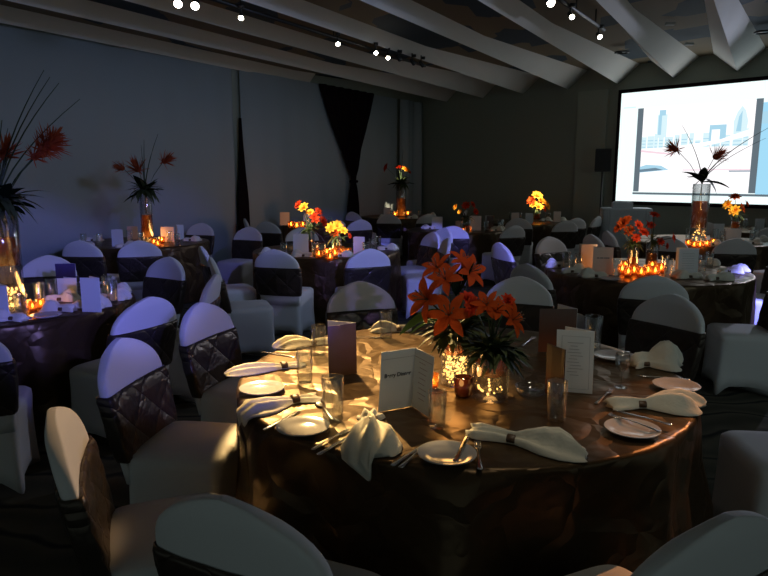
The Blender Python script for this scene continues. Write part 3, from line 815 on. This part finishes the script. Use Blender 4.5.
cutlery('knife', (264, 430), (289, 417), 'knife pointing inward at the left rim, beside the near left plate')
cutlery('fork', (312, 450), (342, 434), 'fork right of the near left plate')
cutlery('knife', (318, 455), (345, 440), 'knife right of the near left plate, closest to the edge')
cutlery('spoon', (333, 420), (318, 402), 'spoon shining between the two tall tumblers')
cutlery('knife', (392, 466), (424, 446), 'knife left of the front plate, outermost')
cutlery('spoon', (400, 468), (432, 442), 'spoon with bright bowl left of the front plate')
cutlery('fork', (480, 470), (478, 449), 'fork standing off right of the front plate')
cutlery('knife', (455, 467), (465, 446), 'small knife lying on the front plate', z=.016)
cutlery('knife', (672, 430), (625, 418), 'knife resting across the right plate, upper one', z=.017)
cutlery('fork', (661, 437), (622, 424), 'fork resting across the right plate', z=.017)
cutlery('fork', (576, 462), (549, 440), 'fork under the front centre napkin')
cutlery('knife', (470, 432), (524, 432), 'knife lying behind the front centre napkin')
cutlery('knife', (690, 380), (652, 377), 'knife behind the fish tail napkin')
cutlery('fork', (596, 404), (612, 390), 'fork between the printed menu and the fish tail napkin')
cutlery('fork', (630, 352), (598, 352), 'fork glinting at the far right by the far plate')
cutlery('knife', (636, 357), (600, 357), 'knife glinting at the far right by the far plate')
cutlery('knife', (262, 352), (300, 358), 'knife behind the left napkin and tumbler')
cutlery('fork', (345, 338), (372, 338), 'fork lying by the far side napkin')
cutlery('fork', (522, 346), (535, 337), 'fork glinting between bouquets and the dark picture card')
tumbler(tp(305, 382), 'tumbler standing between the left napkins')
tumbler(tp(333, 421), 'tall clear tumbler in front of the purple card', s=1.12)
tumbler(tp(386, 338), 'tumbler in front of the far side napkin')
tumbler(tp(437, 427), 'tumbler against the right half of the white menu', s=.9)
tumbler(tp(556, 420), 'tumbler in front of the small sunset card')
tumbler(tp(319, 355), 'tumbler just left of the purple card')
tumbler(tp(592, 352), 'wide violet-lit tumbler behind the printed menu', s=1.25)
tumbler(tp(621, 387), 'wine glass beside the fish tail napkin', kind='wine_glass', s=.75)
tag(link('glass_dish', ME_DISH, None, tp(531, 393)), 'small clear glass dish between the bouquets and sunset card', 'dish')
# the white menu
Lb, S_, Rb = tp(379, 412), tp(412, 406), tp(437, 423)
Lb = S_+(Lb-S_).normalized()*.142; Rb = S_+(Rb-S_).normalized()*.142
lean = Vector((.012, .012, 0))
r, A, B = bifold(Lb, S_, Rb, .222, 'open white folded menu reading a dinner title, standing front centre', lean=lean)
Z0 = Vector((0, 0, 0))
words('Berry Dinner', .0205, A, Z0, .222, .50, .56, 'ink', r, lean=lean, bold=.0006)
on_panel(A, Z0, .222, [(.03, .97, .865, .871)], 'greyink', 'printed_line', r, lean=lean)
on_panel(Z0, B, .222, [(.28+.05*(k % 2), .62+.12*((k*3) % 4)/3, .80-.085*k, .807-.085*k) for k in range(8)]+[(.03, .97, .865, .871)], 'redink', 'printed_text', r, lean=lean)
# the purple picture card
a, s, b = tp(329, 378), tp(358, 373), tp(331, 368)
s = a+(s-a).normalized()*.135
r, A, B = bifold(a, s, s+Vector((-.125, .05, 0)), .225, 'purple and brown picture card standing on the golden lit cloth', ('purple', 'card'), name='picture_card', cat='picture card', lean=Vector((-.004, .0, 0)))
# the printed menu with border
a, s = tp(555, 391), tp(592, 394)
r, A, B = bifold(a, s, s+Vector((-.09, .09, 0)), .25, 'white bordered menu with lines of text, right of the bouquets', lean=Vector((0, .012, 0)))
ln = Vector((0, .012, 0))
on_panel(A, Z0, .25, [(.14, .90, .905, .909), (.14, .90, .06, .064), (.14, .15, .06, .909), (.89, .90, .06, .909)], 'greyink', 'printed_border', r, lean=ln)
on_panel(A, Z0, .25, [(.30+.04*((k*5) % 3), .72-.05*((k*7) % 4), .80-.052*k, .808-.052*k) for k in range(11)], 'greyink', 'printed_text', r, lean=ln)
# sunset cards
a, s = tp(547, 394), tp(563, 402)
a2 = s+(a-s).normalized()*.11
r, A, B = bifold(a2, s, s+Vector((-.035, .06, 0)), .205, 'small dark card with orange sunset picture in front of the bordered menu', ('orangepic', 'orangepic'), name='picture_card', cat='picture card')
a, s = tp(538, 352), tp(575, 352)
r, A, B = bifold(a, s, s+Vector((-.06, .13, 0)), .215, 'dark picture card standing behind the bordered menu', ('orangepic', 'card'), name='picture_card', cat='picture card')
# vases and bouquets of the nearest table
va = tp(455, 384); vb = tp(490, 398)
glass_vase(va, .060, .215, 'glass vase filled with glowing golden beads and amber water', (.135, .190), 170, .55, seed=2)
glass_vase(vb, .070, .190, 'wide glass vase with dark water right of the glowing bead vase', (.10, .165), 14, .25, seed=3, lit=False)
votive(tp(463, 396), 'dark ruby glass votive in front of the glowing bead vase', dark=True, s=1.05)
votive(tp(432, 388), 'amber votive glowing beside the white menu', s=.8)
def bl(px, Y, mouth, kind, rad): return (at_y(px[0], px[1], Y)-mouth, kind, rad)
mo = va+Vector((0, 0, .215))
bouquet(mo, [bl((446, 280), va.y-.02, mo, 'lily', .10), bl((428, 300), va.y-.09, mo, 'lily', .115), bl((449, 316), va.y-.12, mo, 'lily', .115), bl((470, 272), va.y+.06, mo, 'lily', .095), bl((438, 268), va.y+.08, mo, 'lily', .09), bl((468, 300), va.y-.05, mo, 'round', .045), bl((462, 262), va.y+.1, mo, 'lily', .08)],
        'big bouquet of orange star lilies over the golden bead vase', leaves=[(Vector((-.03, -.04, .10)), Vector((-1, -.35, -.02)), .22), (Vector((-.05, .02, .05)), Vector((-1, .1, -.1)), .15), (Vector((.02, -.05, .07)), Vector((.8, -.5, .3)), .13), (Vector((0, .03, .15)), Vector((.25, .2, 1)), .17)],
        blades=[((.03, .05, .25), .005)], ferns=170, fern_r=.12, seed=4, depth=.25, fern_up=.01)
mo = vb+Vector((0, 0, .19))
bouquet(mo, [bl((497, 310), vb.y-.02, mo, 'lily', .075), bl((512, 320), vb.y-.05, mo, 'lily', .085), bl((487, 305), vb.y-.03, mo, 'lily', .07), bl((507, 302), vb.y+.06, mo, 'round', .04), bl((474, 307), vb.y+.02, mo, 'round', .045)],
        'smaller bouquet of orange lilies with green buds above the wide vase', leaves=[(Vector((.02, -.04, .02)), Vector((1, -.6, .1)), .12)],
        blades=[((.00, .0, .20), .006), ((.03, .02, .21), .006), ((.06, .0, .17), .006)], ferns=170, fern_r=.12, seed=5, depth=.22, fern_up=.0)

# ------------------------------------------------------------------ other tables
def fill(key, lbl, tumblers, nap, seed):
    """tumblers, napkins at picture points on that table's cloth"""
    for i, (u, v) in enumerate(tumblers):
        X, Y, R = TABLES[key]; p = tp(u, v); q = hypot(p.x-X, p.y-Y)
        if q > R-.06: s = (R-.06)/q; p = Vector((X+(p.x-X)*s, Y+(p.y-Y)*s, TT))
        tumbler(p, 'clear tumbler among the settings on '+lbl, 'tumblers on '+lbl, s=1.05)
    for i, (u, v, du, w) in enumerate(nap):
        X, Y, R = TABLES[key]; p = tp(u, v); q = hypot(p.x-X, p.y-Y)
        if q > R-.13: s = (R-.13)/q; p = Vector((X+(p.x-X)*s, Y+(p.y-Y)*s, TT))
        f = p+Vector((du*.13, .02, 0))
        napkin(p, f, 'pale folded napkin lying at a place on '+lbl, seed=seed+i, w=w, th=.05, group='napkins on '+lbl)
fill('T2', 'the amber vase table', [(40, 305), (118, 303), (52, 300), (108, 297), (90, 308), (22, 318)], [(130, 291, 1, .08), (62, 311, -1, .07), (95, 308, 1, .07), (60, 301, 1, .06), (112, 300, 1, .06), (14, 322, -1, .08)], 20)
plate(tp(46, 317), 'white side plate at the front of the amber vase table')
fill('T3', 'the slim vase table', [(130, 242), (142, 244), (170, 243), (100, 246), (84, 246), (180, 246)], [(190, 241, 1, .07), (70, 247, -1, .08), (120, 249, 1, .07), (90, 241, 1, .07)], 30)
fill('T4', 'the fiery flower table', [(282, 257), (315, 256), (322, 258), (372, 252), (378, 249), (366, 256)], [(252, 256, -1, .08), (386, 250, 1, .08), (300, 258, -1, .06), (345, 259, 1, .07)], 40)
fill('T5', 'the far candle table', [(300, 228), (315, 227), (330, 226)], [(345, 228, 1, .08), (285, 228, -1, .08)], 50)
fill('T6', 'the corner table', [(392, 218), (410, 217), (420, 217)], [(414, 219, 1, .08), (385, 218, -1, .08), (430, 216, 1, .08)], 60)
fill('T7', 'the red flower table', [(462, 231), (486, 231), (500, 230), (505, 229)], [(430, 229, -1, .08), (497, 231, 1, .08), (512, 229, 1, .08)], 70)
fill('T8', 'the golden flower table', [(508, 219), (520, 220), (562, 219), (567, 218)], [(545, 221, 1, .08), (565, 221, 1, .07)], 80)
fill('T9', 'the candle table', [(566, 268), (572, 272), (578, 270), (616, 276), (668, 276), (702, 272), (709, 268), (664, 272)], [(556, 267, -1, .09), (568, 273, 1, .06), (592, 278, -1, .05), (690, 278, -1, .08), (716, 280, 1, .09), (728, 273, 1, .08), (734, 263, 1, .08), (748, 272, 1, .06)], 90)
plate(tp(610, 280), 'white side plate at the front of the candle table')
fill('T10', 'the vase table before the screen', [(715, 240), (722, 243), (752, 242), (756, 240), (688, 240)], [(718, 248, 1, .08), (752, 244, 1, .08), (765, 241, 1, .08)], 100)
fill('T11', 'the yellow flower table', [(745, 228), (765, 227)], [(755, 230, 1, .08), (722, 231, -1, .08)], 110)
# their cards
small_card(92, 4.05, .13, .22, -.15, 'bright white folded menu on the amber vase table')
small_card(68, 4.55, .13, .14, .1, 'violet-lit low card left of the bright white menu')
small_card(67, 4.95, .15, .19, .05, 'violet-lit card at the back of the amber vase table', 'purple')
small_card(1, 3.82, .12, .21, -.2, 'violet-grey card cut by the left picture edge')
small_card(118, 8.0, .14, .21, 0, 'bright white card left of the slim vase')
small_card(133, 8.9, .14, .18, .1, 'dim grey card just left of the slim vase', 'peach')
small_card(168, 8.55, .17, .20, .05, 'pinkish picture card right of the slim vase', 'peach')
small_card(181, 8.9, .10, .20, .9, 'white card edge right of the pinkish picture card')
small_card(301, 7.05, .165, .235, -.05, 'grey-white menu at the front left of the fiery flowers')
small_card(359, 7.20, .125, .19, .1, 'violet-lit card behind the bright violet chair')
small_card(307, 11.7, .12, .2, .2, 'small pale card below the red blooms, far back')
small_card(285, 11.6, .17, .23, .1, 'orange-brown card glowing on the far candle table', 'peach', 'orangepic')
small_card(387, 14.0, .15, .2, .2, 'small pale card left of the corner vase')
small_card(475, 10.45, .19, .23, 0, 'pale blue-white upright card below the red flowers')
small_card(490, 10.75, .14, .22, .5, 'brown and white upright card right of the pale blue card', 'orangepic')
small_card(460, 10.6, .15, .14, -.2, 'low peach card left of the pale blue card', 'peach')
small_card(437, 10.75, .18, .20, .1, 'grey card above the pair of rimmed chairs')
small_card(515, 12.2, .15, .19, .1, 'brown card left of the golden flowers', 'peach', 'orangepic')
small_card(529, 12.0, .14, .19, 0, 'pale card at the foot of the golden flowers')
small_card(557, 12.4, .14, .2, .1, 'peach card right of the golden flowers', 'peach')
small_card(588, 5.95, .16, .235, .2, 'peach card at the left of the candle table, behind another', 'peach', 'peach')
r, A, B = small_card(602, 5.65, .175, .24, -.05, 'pinkish peach card with one dark printed line on the candle table', 'peach', 'peach')
on_panel(A, Z0, .24, [(.2, .32, .60, .63), (.35, .52, .60, .63), (.55, .82, .60, .63)], 'ink', 'printed_line', r)
r, A, B = small_card(687, 5.62, .18, .235, .05, 'pale blue card right of the amber candles')
on_panel(A, Z0, .235, [(.2, .8, .8-.09*k, .81-.09*k) for k in range(7)], 'greyink', 'printed_text', r)
small_card(733, 8.35, .19, .19, 0, 'pale lilac card right of the tall vase below the screen')
small_card(718, 9.1, .17, .2, .2, 'grey card just right of the tall vase below the screen')
small_card(760, 10.2, .13, .2, .2, 'narrow grey card at the right edge below the screen')
# votives
def votives(key, lbl, pts, s=1.0, w=.25):
    c = Vector((0, 0, 0))
    for u, v in pts:
        p = tp(u, v); votive(p, 'lit amber votive candle glowing on '+lbl, 'votives on '+lbl, s=s); c += p
    c /= len(pts); 
votives('T2', 'the amber vase table', [(33, 311), (41, 308), (28, 308)], .8)
votives('T3', 'the slim vase table', [(154, 245), (162, 243), (158, 247), (148, 249)], 1.1)
votives('T4', 'the fiery flower table', [(319, 258), (327, 256), (335, 257), (341, 254), (348, 256), (330, 261)], 1.15)
votives('T5', 'the far candle table', [(291, 228), (297, 229), (303, 228)], 1.5)
votives('T9', 'the candle table', [(622, 274), (628, 277), (634, 275), (641, 277), (648, 275), (655, 276), (661, 273), (625, 270), (652, 270)], 1.15)
votives('T10', 'the vase table before the screen', [(688, 246), (694, 248), (700, 248), (707, 247), (713, 245)], 1.1)
votives('T7', 'the red flower table', [(463, 234), (469, 232)], 1.2)
votives('T6', 'the corner table', [(395, 217), (408, 216)], 1.5)
# vases with flowers
def low_flowers(u, v, h, r, blooms, label_v, label_b, seed, ferns=40, liquid=True, beads=0, fern_r=.12):
    p = tp(u, v); glass_vase(p, r, h, label_v, (.02, h*.6) if liquid else None, beads, seed=seed)
    mo = p+Vector((0, 0, h))
    bouquet(mo, [bl((a, b), p.y+random.uniform(-.06, .06), mo, k, s) for a, b, k, s in blooms], label_b, ferns=ferns, fern_r=fern_r, seed=seed, depth=h)
low_flowers(310, 253, .24, .055, [(299, 205, 'round', .065), (304, 208, 'gold', .075), (310, 213, 'gold', .06), (314, 218, 'round', .08), (322, 222, 'round', .085), (318, 212, 'round', .06)], 'low glass vase under red and golden blooms, mid room', 'red and golden blooms blazing above the mid room table', 6)
low_flowers(337, 256, .18, .05, [(331, 228, 'gold', .07), (337, 226, 'gold', .075), (343, 231, 'gold', .06), (335, 233, 'orange', .07), (349, 236, 'round', .04)], 'low glass vase under the flame-yellow flowers', 'flame-yellow flowers lit like a fire beside the violet chair', 7, ferns=20)
low_flowers(466, 233, .20, .06, [(456, 207, 'gold', .06), (460, 212, 'gold', .05), (466, 206, 'round', .08), (472, 205, 'round', .07), (475, 212, 'round', .07)], 'low glass vase under the red flowers, far middle', 'red flowers with one golden spray, far middle', 8)
low_flowers(537, 220, .20, .07, [(532, 201, 'orange', .12), (537, 196, 'gold', .13), (541, 202, 'gold', .14), (546, 206, 'gold', .12), (538, 207, 'gold', .12), (534, 205, 'gold', .10), (543, 209, 'orange', .10)], 'low glass vase under the golden flowers', 'cluster of golden orange flowers ablaze before the dark wall', 9)
low_flowers(632, 271, .22, .05, [(624, 224, 'orange', .075), (630, 231, 'orange', .06), (618, 229, 'orange', .05), (628, 220, 'orange', .05), (638, 226, 'round', .06), (647, 225, 'round', .05), (643, 233, 'round', .065), (636, 238, 'round', .05)], 'glass vase among amber candles, left of two', 'orange and red flowers at left above the amber candles', 10, fern_r=.10)
low_flowers(651, 268, .24, .055, [(654, 216, 'round', .06), (651, 226, 'round', .05), (660, 242, 'round', .05), (672, 238, 'round', .06), (666, 246, 'round', .04)], 'glass vase among amber candles, right of two', 'deep red flowers at right above the amber candles', 11, fern_r=.10)
low_flowers(735, 229, .20, .07, [(728, 205, 'gold', .10), (735, 198, 'orange', .11), (741, 208, 'orange', .10), (735, 211, 'gold', .11), (746, 204, 'orange', .07)], 'low glass vase under the yellow flowers below the screen', 'yellow and orange flowers in front of the screen foot', 12)

def tall(p, r, h, blooms, label_v, label_b, leaves, blades, seed, liquid=None, beads=0, kind='spider', ferns=110):
    glass_vase(p, r, h, label_v, liquid, beads, .22, seed=seed)
    mo = p+Vector((0, 0, h))
    bl_ = [bl((a, b), p.y+random.uniform(-.05, .05), mo, k, s) for a, b, k, s in blooms]
    lv = [(Vector((0, 0, .02)), at_y(u, v, p.y-.08)-mo, L) for u, v, L in leaves]
    bd = [(at_y(u, v, p.y+.03)-mo, w) for u, v, w in blades]
    bouquet(mo, bl_, label_b, lv, bd, ferns, .19, seed=seed, depth=h*.8, fern_up=.07)
tall(tp(8, 311), .105, .64, [(46, 146, 'spider', .15), (4, 157, 'spider', .16), (52, 139, 'spider', .10), (33, 158, 'spider', .11), (40, 150, 'spider', .13)], 'very tall glass cylinder vase with amber band at the left picture edge', 'tall spray of coral spider flowers and grass at the left edge',
     [(52, 190, .26), (38, 205, .2), (-10, 180, .26), (24, 170, .26), (40, 172, .22), (5, 178, .24)], [(44, 70, .008), (50, 77, .008), (59, 83, .008), (80, 99, .007), (8, 128, .007), (-3, 85, .012), (2, 120, .010)], 13, (.30, .47), 70)
tall(tp(148, 243), .075, .62, [(124, 169, 'spider', .15), (139, 171, 'spider', .20), (163, 162, 'spider', .18)], 'tall slim glass vase with amber foot by the pale drape', 'three coral spider flowers in the slim vase by the pale drape',
     [(132, 196, .28), (162, 184, .28), (140, 180, .3), (155, 175, .26)], [(144, 140, .010), (141, 145, .008), (158, 134, .010)], 14, (.08, .36), 26)
tall(tp(401, 217), .11, .66, [(387, 168, 'round', .12), (399, 168, 'round', .10), (405, 170, 'gold', .11), (408, 172, 'round', .09)], 'tall glass vase in front of the room corner', 'red and golden flowers in the corner vase',
     [(390, 182, .3), (410, 182, .3)], [(403, 150, .01), (396, 155, .01)], 15, (.02, .4), 10)
tall(tp(697, 245), .10, .76, [(677, 150, 'spider', .17), (714, 158, 'spider', .19)], 'tall glass vase half full of brown water before the screen', 'two dark red flowers with black leaves silhouetted on the screen',
     [(683, 163, .34), (712, 183, .32), (704, 168, .24), (690, 172, .26)], [(768, 128, .010), (766, 138, .007), (682, 125, .007)], 16, (.22, .55), 30, ferns=10)

# skirted table with a case on it, speaker on its stand
bx = Vector((4.42, 11.95, 0))
root = thing('skirted_table', 'tall table wrapped in a pleated blue-grey skirt beneath the screen', 'table', bx, radians(-12))
rings = []
def rr(z, g):
    r = []; n = 160
    for j in range(n):
        a = 2*pi*j/n; e = .16
        x = .42*math.copysign(abs(cos(a))**e, cos(a)); y = .28*math.copysign(abs(sin(a))**e, sin(a))
        k = 1+g*.035*sin(a*40); r.append((x*k, y*k, z))
    return r
link('pleated_skirt', MB().loft([rr(0.01, 1.6), rr(.5, 1), rr(1.0, .5), rr(1.04, 0)]).mesh('pleated_skirt', 'drapetable'), root)
cb = MB(); cb.box(-.17, .17, -.12, .12, 0, .10); cb.box(-.155, .155, -.11, .11, .10, .112)
tag(link('equipment_case', crease(cb.mesh('equipment_case', 'drapetable', False)), None, (4.33, 11.9, 1.041), radians(-12)), 'small grey case standing on the pleated skirted table', 'case')
sp = Vector((4.30, 13.0, 0))
root = thing('speaker_stand', 'thin black tripod stand carrying the loudspeaker by the back wall', 'speaker stand', sp)
link('pole', MB().tube([(0, 0, .12), (0, 0, 1.70)], .018, 10).mesh('pole', 'blackmetal'), root)
for k in range(3):
    a = k*2*pi/3+.4; link('leg', MB().tube([(0, 0, .45), (.30*cos(a), .30*sin(a), .012)], .012, 8).mesh('leg', 'blackmetal'), root)
root = thing('loudspeaker', 'black loudspeaker box on a stand left of the screen', 'loudspeaker', sp+Vector((0, 0, 1.70)), radians(-18))
def rbox(hw, hd, h, taper=.75):
    return MB().loft([[(x*hw*(taper if y > 0 else 1)*g, y*hd*g, z) for x, y in ((-1, -1), (1, -1), (1, 1), (-1, 1))] for z, g in ((0, .94), (.02, 1), (h-.02, 1), (h, .94))])
link('cabinet', rbox(.15, .15, .44).mesh('cabinet', 'blackmetal', False), root)
link('grille', MB().box(-.135, .135, -.162, -.149, .03, .41).mesh('grille', 'grille', False), root)

# ------------------------------------------------------------------ ceiling lights
def cyl(mb, c, d, r0, r1, L, n=14):
    c = Vector(c); d = Vector(d).normalized(); a = d.orthogonal().normalized(); b = d.cross(a)
    return mb.loft([[c+d*(L*t)+a*(r*cos(2*pi*j/n))+b*(r*sin(2*pi*j/n)) for j in range(n)] for t, r in ((0, r0), (.06, r0), (1, r1))])
def fixture(u, v, d, lit, label, z=3.28, group=None, size=1.0):
    p = on_level(u, v, z); root = thing('track_spotlight', label, 'spotlight', p, 0, group)
    d = Vector(d).normalized(); L = .15*size; r = .05*size
    link('lamp_can', cyl(MB(), -d*L, d, r*.7, r, L).mesh('lamp_can', 'blackmetal'), root)
    link('lens', cyl(MB(), -d*.004, d, r*.93, r*.80, .012).mesh('lens', 'lens' if lit else 'darklens'), root)
    yk = MB(); yk.tube([-d*L*.6+Vector((0, 0, r*.5)), -d*L*.6+Vector((0, 0, .12))], .010, 8); yk.box(*[c for q in ((-.03, .03),) for c in q], -.03, .03, .10, .135)
    yk.v = [(x, y, z_) for x, y, z_ in yk.v]
    link('bracket', yk.mesh('bracket', 'blackmetal'), root)
    return p
TRZ = 3.40
def track(a, b, label):
    p, q = on_level(*a, TRZ), on_level(*b, TRZ); root = thing('lighting_track', label, 'lighting track', p)
    d = q-p; link('rail', MB().tube([(0, 0, 0), d*.5, d], .022, 6).mesh('rail', 'blackmetal'), root)
    n = 3
    for k in range(n):
        c = d*((k+.5)/n); link('hanger', MB().tube([c, c+Vector((0, 0, CEIL-TRZ))], .008, 6).mesh('hanger', 'blackmetal'), root)
track((178, -12), (425, 66), 'long black lighting track hung below the left ceiling beams')
track((540, -14), (604, 30), 'short black lighting track near the screen side of the ceiling')
T_D = (.12, -.75, -.55)
for u, v, lit, lb in ((178, 4, 1, 'brightest lit spotlight at the near end of the long track'), (195, 6, 1, 'lit spotlight second from the near end of the long track'), (241, 18, 1, 'small lit spotlight turned aside on the long track, third from near end'),
                      (338, 44, 1, 'round lit spotlight halfway along the long track'), (376, 53, 1, 'lit spotlight left of an adjoining pair on the long track'), (388, 58, 1, 'lit spotlight right of an adjoining pair on the long track'),
                      (400, 60, 0, 'unlit spotlight just beyond the lit pair'), (414, 64, 0, 'unlit spotlight second from the far track end'), (423, 66, 0, 'unlit spotlight at the far end of the long track'),
                      (551, 3, 1, 'brightest lit spotlight at the top near the centre of the ceiling'), (572, 17, 1, 'lit spotlight in the middle of the short track'), (600, 37, 1, 'lit spotlight at the lower end of the short track')):
    fixture(u, v, T_D if lit else (.5, -.4, -.7), lit, lb, size=.62 if v > 10 else .9)
for u, v, lb in ((622, 53, 'recessed ring light on the ceiling between two beams'), (763, 33, 'recessed ring light on the ceiling at the right edge')):
    p = on_level(u, v, CEIL-.02); root = thing('recessed_downlight', lb, 'downlight', p)
    link('trim_ring', MB().lathe([(.085, .019), (.115, .019), (.115, 0), (.10, -.004), (.085, 0), (.085, .019)], 24).mesh('trim_ring', 'blackmetal'), root)
    link('lens', MB().lathe([(.003, .008), (.084, .008), (.084, .014), (.003, .014)], 20).mesh('lens', 'darklens'), root)
for u, v, lb in ((670, 25, 'small bright slot fitting on the upper slate ceiling panel'), (689, 45, 'small bright slot fitting on the lower slate ceiling panel')):
    p = on_level(u, v, CEIL-.03); tag(link('ceiling_slot_vent', MB().box(-.06, .06, -.025, .025, 0, .03).mesh('ceiling_slot_vent', 'card', False), None, p), lb, 'ceiling fitting')  # ceiling vent as a plain white box, not a lamp

# ------------------------------------------------------------------ light
def spot(loc, tgt, w, ang, col, blend=.25, r=.05):
    l = bpy.data.lights.new('stage_or_added_spot', 'SPOT'); l.energy = w; l.spot_size = radians(ang); l.spot_blend = blend; l.color = col; l.shadow_soft_size = r
    o = bpy.data.objects.new('stage_or_added_spot', l); COL.objects.link(o); o.location = loc
    o.rotation_euler = (Vector(tgt)-Vector(loc)).to_track_quat('-Z', 'Y').to_euler(); return o
BLUE = (.20, .215, 1.0); WARM = (1, .64, .25)
spot((-1.0, 5.6, 3.3), (-.14, 2.92, .75), 2000, 18, WARM, .15, .025)
spot((1.4, -1.0, 2.2), (-.16, 4.29, .86), 120, 6, (.42, .30, 1.0), .5, .04)    # faint mauve on the chair beyond the table
spot((-.75, 3.7, 3.3), (-.20, 2.80, .75), 420, 21, WARM, .12, .025)       # on the nearest table's left half
spot((1.1, 4.6, 3.3), (-1.02, 1.84, .68), 330, 8, (1, .62, .30), .4, .03)     # rim light on the near left chair
spot((.7, 1.9, 3.32), (.45, 2.55, .75), 42, 40, (1, .90, .70), .6, .15)    # dim downlight over the nearest table
spot((1.9, -1.0, 2.2), (-1.65, 3.85, .90), 290, 15.5, BLUE, .2, .04)       # low stage light behind us, on the chairs to the left
spot((1.4, -1.0, 2.2), (.05, 6.6, .82), 950, 11, BLUE, .3, .04)           # the mid room table
spot((2.2, -1.0, 2.2), (1.20, 7.0, .86), 3200, 6.2, BLUE, .3, .04)
spot((1.4, -1.0, 2.3), (-2.5, 5.0, .87), 620, 15, BLUE, .5, .05)          # amber vase table
spot((1.2, 1.5, 2.9), (-2.6, 8.5, .72), 380, 18, BLUE, .8, .05)           # slim vase table
spot((5.4, 3.6, 3.3), (3.28, 5.75, .50), 4500, 9, BLUE, .4, .05)
spot((3.6, 4.6, 3.3), (.92, 2.15, .58), 420, 9, (1, .42, .16), .4, .03)     # orange rim on the front right folds
spot((7.2, 10.2, 3.2), (.2, 5.0, .8), 330, 62, (.70, .76, 1.0), .8, .05)   # added lamp for chair rims, standing in for the screen's light           # right side of the candle table
spot((2.5, 3.5, 3.3), (-4.2, 9.6, 1.8), 210, 75, (.40, .55, 1.0), 1.0, .3)   # blue wash on the drapes
spot((4.5, -1.0, 3.2), (1.2, 7.5, .6), 105, 62, (.72, .95, 1.0), 1.0, .6)    # added soft fill over the room, no fixture there
for tgt, w, a in (((-.88, 7.25, 1.2), 2400, 6), ((-.52, 7.0, .98), 2400, 5), ((3.0, 12.85, 1.2), 5000, 7), ((1.08, 9.87, 1.15), 2000, 3), ((5.75, 10.6, 1.1), 1500, 7), ((2.15, 5.88, 1.15), 500, 7), ((.37, 13.8, 1.78), 3000, 4)):
    spot((tgt[0]+.3, tgt[1]-3.0, 3.3), tgt, w, a, (1, .85, .55), .4, .03)
for p, w in ((tp(455, 400)+Vector((0, -.03, .10)), .5), (tp(33, 308)+Vector((0, 0, .1)), 1.0), (tp(156, 243)+Vector((0, 0, .1)), 1.0), (tp(332, 256)+Vector((0, 0, .1)), 1.6), (tp(626, 272)+Vector((0, 0, .08)), 1.0), (tp(646, 272)+Vector((0, 0, .08)), 1.2), (tp(700, 247)+Vector((0, 0, .08)), .7), (tp(297, 227)+Vector((0, 0, .12)), 1.6)):
    glow(p, w, .04)
W = bpy.data.worlds.new('dim_room_ambience'); SC.world = W; W.use_nodes = True
bg = W.node_tree.nodes['Background']; bg.inputs[0].default_value = (.74, .98, 1.0, 1); bg.inputs[1].default_value = .155

# ------------------------------------------------------------------ camera
cam = bpy.data.cameras.new('camera'); co = bpy.data.objects.new('camera', cam); COL.objects.link(co)
co.location = (0, 0, CAM_H); co.rotation_euler = (radians(90)-PITCH, 0, 0)
cam.sensor_fit = 'HORIZONTAL'; cam.sensor_width = 36; cam.lens = FPX/768*36
SC.camera = co
SC.view_settings.view_transform = 'Standard'; SC.view_settings.look = 'None'; SC.view_settings.exposure = 0; SC.view_settings.gamma = 1
SC.cycles.use_denoising = True
SC.cycles.sample_clamp_indirect = 3.0
